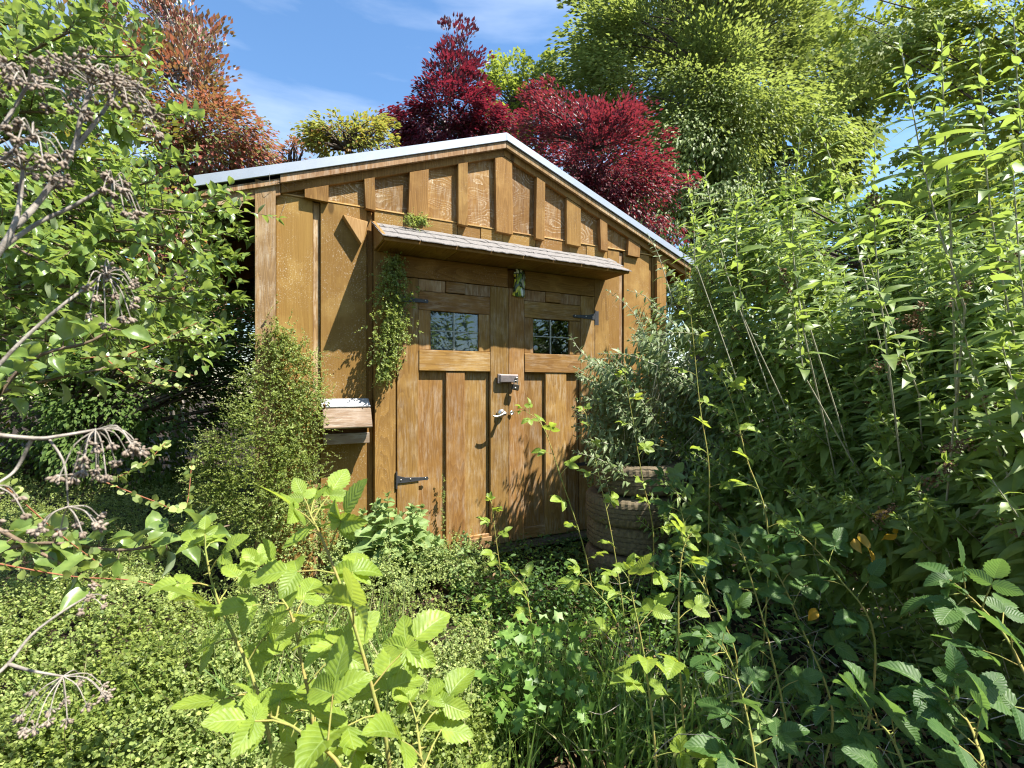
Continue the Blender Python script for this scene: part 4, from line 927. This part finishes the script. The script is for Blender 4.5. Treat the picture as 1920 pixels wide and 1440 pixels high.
bramble([(1000, 1200, 2.3), (985, 1110, 2.35), (960, 1075, 2.4)], 'small bramble with flat leaves on the ground before the doors', .085, 6)
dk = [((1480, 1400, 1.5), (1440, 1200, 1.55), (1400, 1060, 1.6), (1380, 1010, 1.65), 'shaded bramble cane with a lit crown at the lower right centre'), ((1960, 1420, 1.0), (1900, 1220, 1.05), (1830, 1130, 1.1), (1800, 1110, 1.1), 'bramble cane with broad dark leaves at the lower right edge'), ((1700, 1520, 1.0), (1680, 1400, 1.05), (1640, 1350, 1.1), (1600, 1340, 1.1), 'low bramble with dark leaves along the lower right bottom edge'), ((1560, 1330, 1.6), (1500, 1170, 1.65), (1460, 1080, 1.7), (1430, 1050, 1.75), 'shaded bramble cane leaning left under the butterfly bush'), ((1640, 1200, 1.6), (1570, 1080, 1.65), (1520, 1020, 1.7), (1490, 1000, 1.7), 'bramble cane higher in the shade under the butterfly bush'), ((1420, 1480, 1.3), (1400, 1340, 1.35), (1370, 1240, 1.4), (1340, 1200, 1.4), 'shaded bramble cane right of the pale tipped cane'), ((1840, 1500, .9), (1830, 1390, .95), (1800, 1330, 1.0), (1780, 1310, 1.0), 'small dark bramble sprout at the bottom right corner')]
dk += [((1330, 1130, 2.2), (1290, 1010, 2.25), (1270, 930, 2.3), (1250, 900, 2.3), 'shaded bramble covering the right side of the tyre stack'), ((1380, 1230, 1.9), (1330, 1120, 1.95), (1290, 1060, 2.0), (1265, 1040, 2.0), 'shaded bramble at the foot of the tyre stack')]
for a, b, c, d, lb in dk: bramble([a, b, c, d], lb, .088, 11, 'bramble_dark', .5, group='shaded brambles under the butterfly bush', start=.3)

# ---------------- leafy plant at the foot of the left door
lp = Plant('leafy_plant', (0.95, -.22, -.08), 'soft pale green broad leaved plant at the foot of the left door', 'plant')
for i in range(34):
    px = 640 + 190 * rng.random(); py = 925 + abs(px - 735) * .45 + 70 * rng.random(); d = 3.05 + .25 * rng.random()
    tip = at(px, py, d); f = np.array([tip[0] + rng.normal(0, .05), tip[1] + .05, -.08]); c = curve([f, (f + tip) / 2 + rng.normal(0, .02, 3), tip], 7); lp.stem(c, .003, .0015, i < 8)
    shoot(lp, c, .15, .06, .3, .2, spread=1.0, tilt=.35)
lp.finish('soft', LM['soft'], M['green_stem'], None, 260, minpx=8)
for k, (px, py, d, lb) in enumerate(((870, 1000, 3.1, 'small leafy sprout at the bottom of the left door'), (1420, 1330, 1.35, 'small round leaved sprout in grass at lower right'))):
    p = Plant('sprout', (*at(px, 1100, d)[:2], -.08), lb, 'plant'); c = curve([p.base, at(px + 6, py + 60, d), at(px, py, d)], 8); p.stem(c, .003, .0015, True); shoot(p, c, .075, .05, .2, .3); p.finish('soft', LM['soft'], M['green_stem'], None, 60, minpx=8)

# ---------------- lobed herb in the foreground
hb = Plant('herb_clump', (*at(1010, 1330, 1.9)[:2], -.09), 'bright green clump of lobed herb leaves in the lower centre', 'herb')
for i in range(330):
    px = 905 + 200 * rng.random(); py = 1170 + 200 * rng.random(); 
    if abs(px - 1010) > 60 + (py - 1150) * .35: continue
    d = 1.85 - (py - 1170) * .0014 + .18 * rng.random(); p = at(px, py, d); f = np.array([hb.base[0] + (p[0] - hb.base[0]) * .5, hb.base[1] + (p[1] - hb.base[1]) * .5, -.09])
    hb.stem(curve([f, (f + p) / 2 + rng.normal(0, .01, 3), p], 4), .0016, .0011)
    ld = rand_dir(.1) + (p - f) * 1.0; hb.leaf(p, ld, UPV + SUNV * .4 - FWD * .3 + rng.normal(0, .35, 3), .035 + .03 * rng.random())
hb.finish('lobed', LM['herb'], M['green_stem'], None, 220, minpx=8)

# ---------------- small round-leaved wire vine: ground cover, on the corner, on the awning
def sprigs(P, Nn, leaf, n=14, ln=(.05, .12), spread=.7, grav=.25, stems=.35, wild=.5):
    """wiry shoots with small leaves along them -> arrays for one mesh, and the wires"""
    S = len(P); d = nrm(Nn + rng.normal(0, spread, (S, 3))); l = ln[0] + (ln[1] - ln[0]) * rng.random(S)
    bend = rng.normal(0, .4, (S, 3)); bend[:, 2] -= grav
    t = (np.arange(n) + .6) / n
    pos = P[:, None] + (d[:, None] * t[None, :, None] + bend[:, None] * (t ** 2)[None, :, None] * .5) * l[:, None, None]
    a = rng.normal(0, 1, (S, n, 3)) + d[:, None] * .6
    nn_ = np.array([0, 0, 1.]) + SUNV * .4 + rng.normal(0, wild, (S, n, 3))
    L_ = leaf * (.6 + .7 * rng.random((S, n))) * (1.1 - .5 * t)[None]
    idx = np.nonzero(rng.random(S) < stems)[0]; tt = np.linspace(0, 1, 4)
    wires = [(P[i] + (d[i] * tt[:, None] + bend[i] * (tt ** 2)[:, None] * .5) * l[i], .0011, .0005) for i in idx]
    return pos.reshape(-1, 3), a.reshape(-1, 3), nn_.reshape(-1, 3), L_.ravel(), wires
def wall_depth(px): return (0 - CAMY) / (math.cos(YAW) - (px - 960) / FPX * math.sin(YAW))
def mound(px, d):
    p = at(px, 724, d); x, y = p[..., 0] if isinstance(p, np.ndarray) and p.ndim > 1 else p[0], p[1]
    h = .06 + .085 * (1 + ghash(x * 2.2 + 1, y * 2.6)) + .05 * (1 + ghash(x * 6.1, y * 5.3 + 2))
    h += .16 * np.clip((620 - px) / 400, 0, 1) * np.clip((d - 1.4) / .8, 0, 1)
    h += .34 * math.exp(-((px - 520) / 95) ** 2 - ((d - 2.95) / .35) ** 2)
    h += .13 * math.exp(-((px - 740) / 150) ** 2 - ((d - 3.05) / .4) ** 2)
    h -= .20 * math.exp(-((px - 390) / 70) ** 2 - ((d - 2.7) / .35) ** 2)
    return h, x, y
GP = []
while len(GP) < 16500:
    px = -140 + 1060 * rng.random(); d = 1.15 + 4.2 * rng.random() ** 1.5
    if px > 850 + (3.3 - d) * 75 + 45 * math.sin(d * 9): continue
    h, x, y = mound(px, d)
    if y > -.03 and x > -.03: continue
    if d < 1.9 and rng.random() < .35 and 400 < px < 800: continue
    if rng.random() < .85 * math.exp(-((px - 330) / 60) ** 2 - ((d - 2.55) / .16) ** 2) + .85 * math.exp(-((px - 765) / 55) ** 2 - ((d - 2.05) / .15) ** 2): continue
    GP.append((x, y, float(G(x, y)) + h * (.45 + .55 * rng.random() ** .5)))
GP = np.array(GP); GN = np.tile([0, 0, 1.0], (len(GP), 1)) - FWD * .25
dist = (GP - CAM) @ FWD
Vs, Us, Fs, n0, wires = [], [], [], 0, []
for lo, hi, key, leaf, n in ((0, 2.1, 'dot6', .0150, 15), (2.1, 9, 'dot', .0135, 15)):
    q = (dist >= lo) & (dist < hi); P_, A_, N_, L_, w_ = sprigs(GP[q], GN[q], leaf, n, (.05, .13), .8); wires += w_
    V, U, F = batch(SH[key][0], P_, frames(A_, N_), L_)
    if key == 'dot6': F = np.concatenate([F[:, [0, 1, 2, 3]], F[:, [0, 3, 4, 5]]])
    Vs.append(V); Us.append(U); Fs.append(F + n0); n0 += len(V)
o = link('ground_cover', raw_mesh('ground_cover', np.concatenate(Vs), np.concatenate(Fs), np.concatenate(Us)), LM['wire'])
tag(o, 'dense low ground cover of tiny round green leaves at lower left', 'ground cover', kind='stuff')
o2 = tubes('ground_cover_wires', wires, M['vine_wire'], None, 3, np.zeros(3)); tag(o2, 'thin dark wiry stems within the tiny leaved ground cover', 'ground cover', kind='stuff')
def vine(name, base, label, P, Nn, leaf, n, ln, runners=(), **kw):
    root = empty(name, base, label, 'vine'); P_, A_, N_, L_, w_ = sprigs(np.array(P), np.array(Nn), leaf, n, ln, **kw)
    merged('foliage', 'dot', P_, A_, N_, L_, LM['wire'], root, base, 'stuff')
    tubes('wires', w_ + list(runners), M['vine_wire'], root, 3)['kind'] = 'stuff'
    return root
# on the left corner
OUT = [(620, 500), (680, 488), (720, 455), (780, 430), (840, 385), (900, 370), (1000, 350)]; OUR = [(620, 515), (640, 560), (665, 590), (720, 596), (760, 612), (790, 590), (850, 606), (900, 585), (950, 610), (1000, 650)]
P, Nn = [], []
while len(P) < 3000:
    py = 625 + 370 * rng.random() ** .85
    xl, xr = interp(py, [(a, b) for a, b in OUT]), interp(py, OUR)
    px = xl + (xr - xl) * rng.random()
    if math.sin(px * .075 + py * .028) + math.sin(py * .07 - px * .05 + 1) + .7 * math.sin(px * .16 + py * .11) + rng.normal(0, .35) < -.25 - (py - 660) / 300: continue
    if 476 < px < 520 and py < 860 and rng.random() < .5: continue
    px += rng.normal(0, 13); py += rng.normal(0, 12)
    dw = wall_depth(max(px, 480)) if px >= 478 else 3.0
    bulge = .04 + .28 * np.clip((py - 640) / 330, 0, 1) * (1 - .35 * abs(px - 520) / 120)
    d = dw - .06 - bulge * rng.random() ** .6
    P.append(at(px, py, d)); Nn.append(-FWD * .8 + UPV * .5 - RIGHT * (.5 if px < 500 else -.15))
run = [(curve([at(x0, 980, wall_depth(max(x0, 480)) - .1), at(x1, 800, wall_depth(max(x1, 480)) - .08), at(x2, 640, wall_depth(max(x2, 480)) - .05)], 10), .003, .0012) for x0, x1, x2 in ((500, 510, 495), (540, 530, 545), (575, 560, 570), (520, 545, 525))]
vine('wire_vine', (0, -.15, -.08), 'tiny leaved wire vine climbing the left corner of the shed', P, Nn, .0125, 15, (.05, .13), run)
# hanging at the awning's left end
P, Nn = [], []; WD = [(470, 10), (500, 20), (540, 34), (600, 38), (650, 34), (690, 20), (715, 8)]
for _ in range(720):
    py = 478 + 232 * rng.random(); wv = interp(py, WD); px = 735 + (py < 560) * 4 - (py > 640) * (py - 640) * .25 + wv * rng.normal(0, .5)
    P.append(at(px, py, wall_depth(px) - .07 - .10 * rng.random())); Nn.append(-FWD * .6 - UPV * .5 + rng.normal(0, .5, 3))
run = [(curve([at(742 + k * 9, 440, wall_depth(742) - .22), at(738 + 5 * k, 480, wall_depth(738) - .16), at(735 - 3 * k, 600, wall_depth(735) - .14), at(722 + 4 * k, 690, wall_depth(722) - .13)], 12), .0016, .0008) for k in (-1, 0, 1)]
vine('hanging_vine', at(740, 470, wall_depth(740) - .2), 'tiny leaved vine hanging from the left end of the awning', P, Nn, .0165, 12, (.03, .08), run, grav=.8, spread=.8)
# tuft on the awning
P = [at(x, 424 + (x - 765) * .08 - 8 * rng.random(), wall_depth(x) - .06 - .05 * rng.random()) for x in rng.uniform(762, 802, 60)]
vine('awning_tuft', at(782, 424, wall_depth(782) - .06), 'small leafy tuft growing on top of the awning against the gable', P, np.tile([0, -.3, 1.0], (60, 1)), .016, 11, (.05, .10), spread=.6)
P = [at(831 + rng.normal(0, 1.5), y, wall_depth(831) - .065 - .01 * rng.random()) for y in rng.uniform(895, 1015, 46)]
vine('door_vine', at(831, 1015, wall_depth(831) - .06), 'thin strip of tiny vine leaves climbing a groove of the left door', P, np.tile([0, -.4, .6], (46, 1)), .011, 7, (.012, .035), spread=.7)
P = [at(518 + rng.normal(0, 1.5), y, wall_depth(518) - .02 - .01 * rng.random()) for y in rng.uniform(545, 650, 26)]
vine('corner_vine', at(518, 650, wall_depth(518) - .02), 'thin vine shoot climbing beside the weathered left corner post', P, np.tile([0, -.4, .8], (26, 1)), .011, 6, (.012, .03), spread=.6)
# red-stemmed wire vine sprays in front
for pts, lb in (([(150, 672, 1.15), (240, 668, 1.18), (300, 690, 1.2), (365, 705, 1.22)], 'red stemmed vine spray with round leaves pointing right, upper of the left side'), ([(185, 660, 1.2), (240, 705, 1.2), (300, 722, 1.22), (350, 727, 1.22)], 'red stemmed vine spray just below the upper one'), ([(240, 665, 1.15), (300, 640, 1.2), (370, 605, 1.25)], 'red stemmed vine spray rising right towards the shed'), ([(210, 900, 1.1), (270, 870, 1.12), (310, 830, 1.15)], 'red stemmed vine shoot rising at the dark gap left of the shed'), ([(200, 905, 1.1), (290, 940, 1.12), (345, 955, 1.15), (360, 870, 1.2)], 'red stemmed vine shoot hooking upward in the dark gap'), ([(-40, 1050, .9), (130, 1080, .95), (260, 1090, 1.0), (350, 1120, 1.05)], 'long red stemmed vine shoot across the lower left ground cover'), ([(-30, 880, .85), (30, 930, .9), (110, 1000, .95), (190, 1060, 1.0)], 'red stemmed vine shoot slanting down at the left edge')):
    W = [at(*p) for p in pts]; c = curve(W, 22); pl = Plant('vine_spray', tuple(W[0]), lb, 'vine', 'red stemmed vine sprays'); pl.stem(c, .0017, .0008, True)
    for i in range(2, len(c)):
        for _ in range(2 if rng.random() < .5 else 1): pl.leaf(c[i] + rng.normal(0, .003, 3), rand_dir(.3), UPV * .6 - FWD * .5 + rng.normal(0, .5, 3), .012 + .008 * rng.random())
    pl.finish('round', LM['wire'], M['red_wire'], None, 60, minpx=6)

# ---------------- grass, weeds, litter
SH['blade'] = [leaf_shape(5, .030, lambda v: max(.05, 1 - v ** 2.2), .3, dd, 1, twist=tw) for dd, tw in ((.35, .08), (.7, -.12), (.12, .05))]
gP, gL = [], []
for n, x0, x1, y0, y1, l0, l1 in ((1300, 420, 760, 1190, 1480, .16, .42), (520, 1080, 1420, 1270, 1470, .14, .42), (260, 880, 1120, 1110, 1300, .08, .20), (330, 60, 420, 1270, 1470, .16, .38), (180, 1050, 1250, 1080, 1200, .10, .22), (240, 700, 1000, 1330, 1480, .14, .34), (120, 1450, 1920, 1250, 1470, .1, .25)):
    for _ in range(n):
        px, py = rng.uniform(x0, x1), rng.uniform(y0, y1); d = FPX * (CAMZ + .09) / (py + 40 - HPX); p = at(px, py, d); p[2] = G(p[0], p[1]); gP.append(p); gL.append(l0 + (l1 - l0) * rng.random())
gP = np.array(gP); gL = np.array(gL); k = rng.integers(0, 3, len(gP)); Vs, Us, Fs, n0 = [], [], [], 0
for j in range(3):
    q = k == j; A_ = np.tile([0, 0, 1.0], (q.sum(), 1)) + rng.normal(0, .3, (q.sum(), 3)); N_ = rng.normal(0, 1, (q.sum(), 3)); V, U, F = batch(SH['blade'][j], gP[q], frames(A_, N_), gL[q]); Vs.append(V); Us.append(U); Fs.append(F + n0); n0 += len(V)
tag(link('grass', raw_mesh('grass', np.concatenate(Vs), np.concatenate(Fs), np.concatenate(Us), smooth=True), LM['grass']), 'thin green grass blades among the plants in the foreground', 'grass', kind='stuff')
def scatter(name, n, x0, x1, y0, y1, key, leaf, mat, label, cat, hh=.06, lay=.4, keep=None):
    P = []
    for _ in range(n):
        px, py = rng.uniform(x0, x1), rng.uniform(y0, y1)
        if keep and not keep(px, py): continue
        d = FPX * (CAMZ + .09) / (py - HPX); p = at(px, py, d); p[2] = G(p[0], p[1]) + .006 + hh * rng.random() ** 1.3; P.append(p)
    P = np.array(P); n = len(P); A_ = rng.normal(0, 1, (n, 3)) * [1, 1, .4]; N_ = np.array([0, 0, 1.0]) + rng.normal(0, lay, (n, 3))
    V, U, F = batch(SH[key][0], P, frames(A_, N_), leaf * (.5 + .8 * rng.random(n)))
    tag(link(name, raw_mesh(name, V, F, U, smooth=True), mat), label, cat, kind='stuff')
scatter('weeds', 6500, 830, 1280, 1010, 1440, 'elli', .036, LM['herb'], 'low small leaved weeds between the ground cover and the brambles', 'weeds', .17, .55, lambda x, y: x > 840 + (y - 1040) * .1 + 30 * math.sin(y * .05))
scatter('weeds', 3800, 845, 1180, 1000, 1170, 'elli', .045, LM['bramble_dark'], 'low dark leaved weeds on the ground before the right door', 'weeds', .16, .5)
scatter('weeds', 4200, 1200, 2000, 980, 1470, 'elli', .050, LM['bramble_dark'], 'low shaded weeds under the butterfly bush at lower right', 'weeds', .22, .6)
scatter('leaf_litter', 3800, 700, 2000, 1010, 1480, 'elli', .04, LM['dry'], 'dry brown leaf litter on the shaded ground at lower right', 'leaf litter', .03, .4)
tw = []
for _ in range(200):
    px, py = rng.uniform(1150, 1950), rng.uniform(930, 1450); d = FPX * (CAMZ + .0) / (py - HPX) * (.85 + .3 * rng.random()); p = at(px, py, d); p[2] = max(p[2], float(G(p[0], p[1]))) + .2 * rng.random(); q = p + rand_dir(.2) * (.08 + .22 * rng.random()); tw.append((curve([p, (p + q) / 2 + rng.normal(0, .015, 3), q], 4), .0016, .0006))
tag(tubes('dry_twigs', tw, M['dead_stem'], None, 4, np.zeros(3)), 'tangle of thin dry twigs in the shade at lower right', 'twigs', kind='stuff')
dp = Plant('yellowed_leaves', gp(1640, 1.9), 'cluster of yellow dying leaves in the shade of the butterfly bush', 'leaves')
for px, py in ((1610, 1000), (1625, 1025), (1640, 970), (1675, 985), (1600, 1010), (1530, 1140), (1520, 1265), (1650, 1050), (1680, 1000)): dp.leaf(at(px, py, 1.75 + .1 * rng.random()), rand_dir(-.5), rng.normal(0, 1, 3) - FWD, .05 + .03 * rng.random())
dp.finish('apple', LM['yellow'], M['brown_stem'], None, 20, minpx=5)
st = tubes('fallen_stick', [(curve([at(700, 1278, 2.08), at(735, 1266, 2.1), at(775, 1252, 2.14)], 8), .007, .005)], M['dead_stem'], None, 7, np.zeros(3)); tag(st, 'short pale broken stick on the ground cover below the doors', 'stick')

# ---------------- dead umbel stalks close to the lens on the left
ico = bmesh.new(); bmesh.ops.create_icosphere(ico, subdivisions=1, radius=1); IV = np.array([v.co[:] for v in ico.verts]); IF = np.array([[v.index for v in f.verts] for f in ico.faces]); ico.free()
def umbel(parent, base, p, d, rays, length, droop, nseed=13):
    d = nrm(d); paths, sp = [], []
    for i in range(rays):
        a = 2.4 * i; rr = .35 + .75 * math.sqrt((i + .5) / rays); s1 = nrm(np.cross(d, [.3, .2, .9])); s2 = np.cross(d, s1)
        dd = nrm(d * (1.1 - rr * .8) + (s1 * math.cos(a) + s2 * math.sin(a)) * rr + rng.normal(0, .1, 3)); ln = length * (.75 + .4 * rng.random())
        e = p + dd * ln + np.array([0, 0, -droop * .45 * ln]); paths.append((curve([p, p + dd * ln * .6, e], 5), .0009, .0006))
        for _ in range(nseed):
            q = nrm(dd * .6 + rng.normal(0, .7, 3) - UPV * droop * .8); e2 = e + q * length * (.10 + .14 * rng.random()); paths.append((np.array([e, e2]), .0004, .0003)); sp.append((e2, q))
    tubes('umbel', paths, M['dead_stem'], parent, 4, base)['kind'] = 'stuff'
    Sv = np.array([x[0] for x in sp]); Sd = np.array([x[1] for x in sp]); V, U, F = batch((IV * [.0018, .0030, .0017], IV * 0, IF), Sv - base, frames(Sd, rng.normal(0, 1, (len(sp), 3))), .7 + .6 * rng.random(len(sp)))
    link('seeds', raw_mesh('seeds', V, F, smooth=True), M['seed'], parent)['kind'] = 'stuff'
DS = [
 ('tall dead umbel stalk with two grey seed heads at the upper left', [([(-60, 560, .50), (20, 440, .52), (75, 375, .54), (135, 285, .55), (152, 220, .55), (172, 158, .56)], .0040, (0, 1, .2), 18, .045, .5), ([(138, 280, .55), (180, 228, .56), (222, 168, .57)], .0028, (.6, .6, .1), 13, .040, 1.3)]),
 ('dead umbel stalk with one drooping head at the left below the tall one', [([(-30, 520, .50), (25, 425, .51), (38, 370, .52), (43, 318, .52)], .0032, (0, 1, 0), 15, .042, .9)]),
 ('dead grey stalk slanting right with a nodding seed head', [([(-40, 500, .52), (60, 425, .55), (130, 390, .57), (180, 362, .58), (212, 342, .59)], .0030, (.8, .3, 0), 12, .028, 1.6)]),
 ('dead umbel stalk at the left edge near the top corner', [([(-60, 300, .50), (-5, 250, .51), (25, 205, .52), (52, 160, .52)], .0028, (.2, 1, 0), 15, .042, 1.0), ([(5, 300, .5), (30, 278, .5), (60, 253, .5)], .002, (.5, .6, 0), 8, .03, 1.5)]),
 ('thin dark stalk rising right with a hanging brown seed head', [([(-30, 715, .56), (40, 640, .58), (110, 578, .60), (160, 540, .62), (193, 514, .63)], .0026, (.6, -.2, 0), 13, .036, 1.5)]),
 ('pale dead stalk lying across the left edge with tangled seed heads', [([(-40, 812, .5), (65, 822, .52), (110, 818, .53), (180, 806, .55)], .0028, (.4, -.6, 0), 16, .038, 1.2), ([(60, 822, .52), (30, 880, .52), (-10, 910, .5)], .002, (-.4, -.6, 0), 9, .03, 1.0), ([(90, 820, .53), (120, 870, .53), (128, 950, .53)], .0014, (.1, -1, 0), 8, .03, .8)]),
 ('bent dead stalk at the lower left with a hanging grey seed head', [([(-30, 1285, .62), (15, 1245, .64), (60, 1190, .66), (120, 1145, .68), (165, 1118, .7)], .0026, (1, .4, 0), 5, .02, .5), ([(15, 1245, .64), (60, 1258, .65), (118, 1268, .66)], .0024, (.1, -1, 0), 13, .045, .9)]),
]
for lb, br in DS:
    b0 = at(*br[0][0][0]); base_ = np.array([b0[0], b0[1], -.09]); root = empty('dead_stalk', tuple(base_), lb, 'dead stalk', 'dead umbel stalks')
    for i, (pts, r_, d, rays, ln, dr_) in enumerate(br):
        c = curve([at(*p) for p in pts], 16)
        if i == 0: c = np.vstack([curve([base_, (base_ + c[0]) / 2 - RIGHT * .05, c[0]], 6)[:-1], c])
        tubes('stalk', [(c, r_, r_ * .55)], M['dead_stem'], root, 7, base_)
        umbel(root, base_, c[-1], RIGHT * d[0] + UPV * d[1] - FWD * d[2], rays, ln, dr_)

# dry tendrils caught under the left rake board
tr_ = [(curve([at(505, 325, wall_depth(505) - .09), at(507, 345, wall_depth(507) - .08), at(520, 338, wall_depth(520) - .07), at(545, 360, wall_depth(545) - .03)], 10), .0011, .0006), (curve([at(507, 344, wall_depth(507) - .08), at(530, 340, wall_depth(530) - .06), at(550, 342, wall_depth(550) - .05), at(556, 352, wall_depth(556) - .03)], 10), .001, .0006), (curve([at(536, 378, wall_depth(536) - .02), at(528, 400, wall_depth(528) - .03), at(522, 420, wall_depth(522) - .02)], 8), .0009, .0005)]
tag(tubes('dry_tendril', tr_, M['dead_stem'], None, 4, np.zeros(3)), 'thin dry tendrils caught under the left end of the gable', 'tendril', kind='stuff')
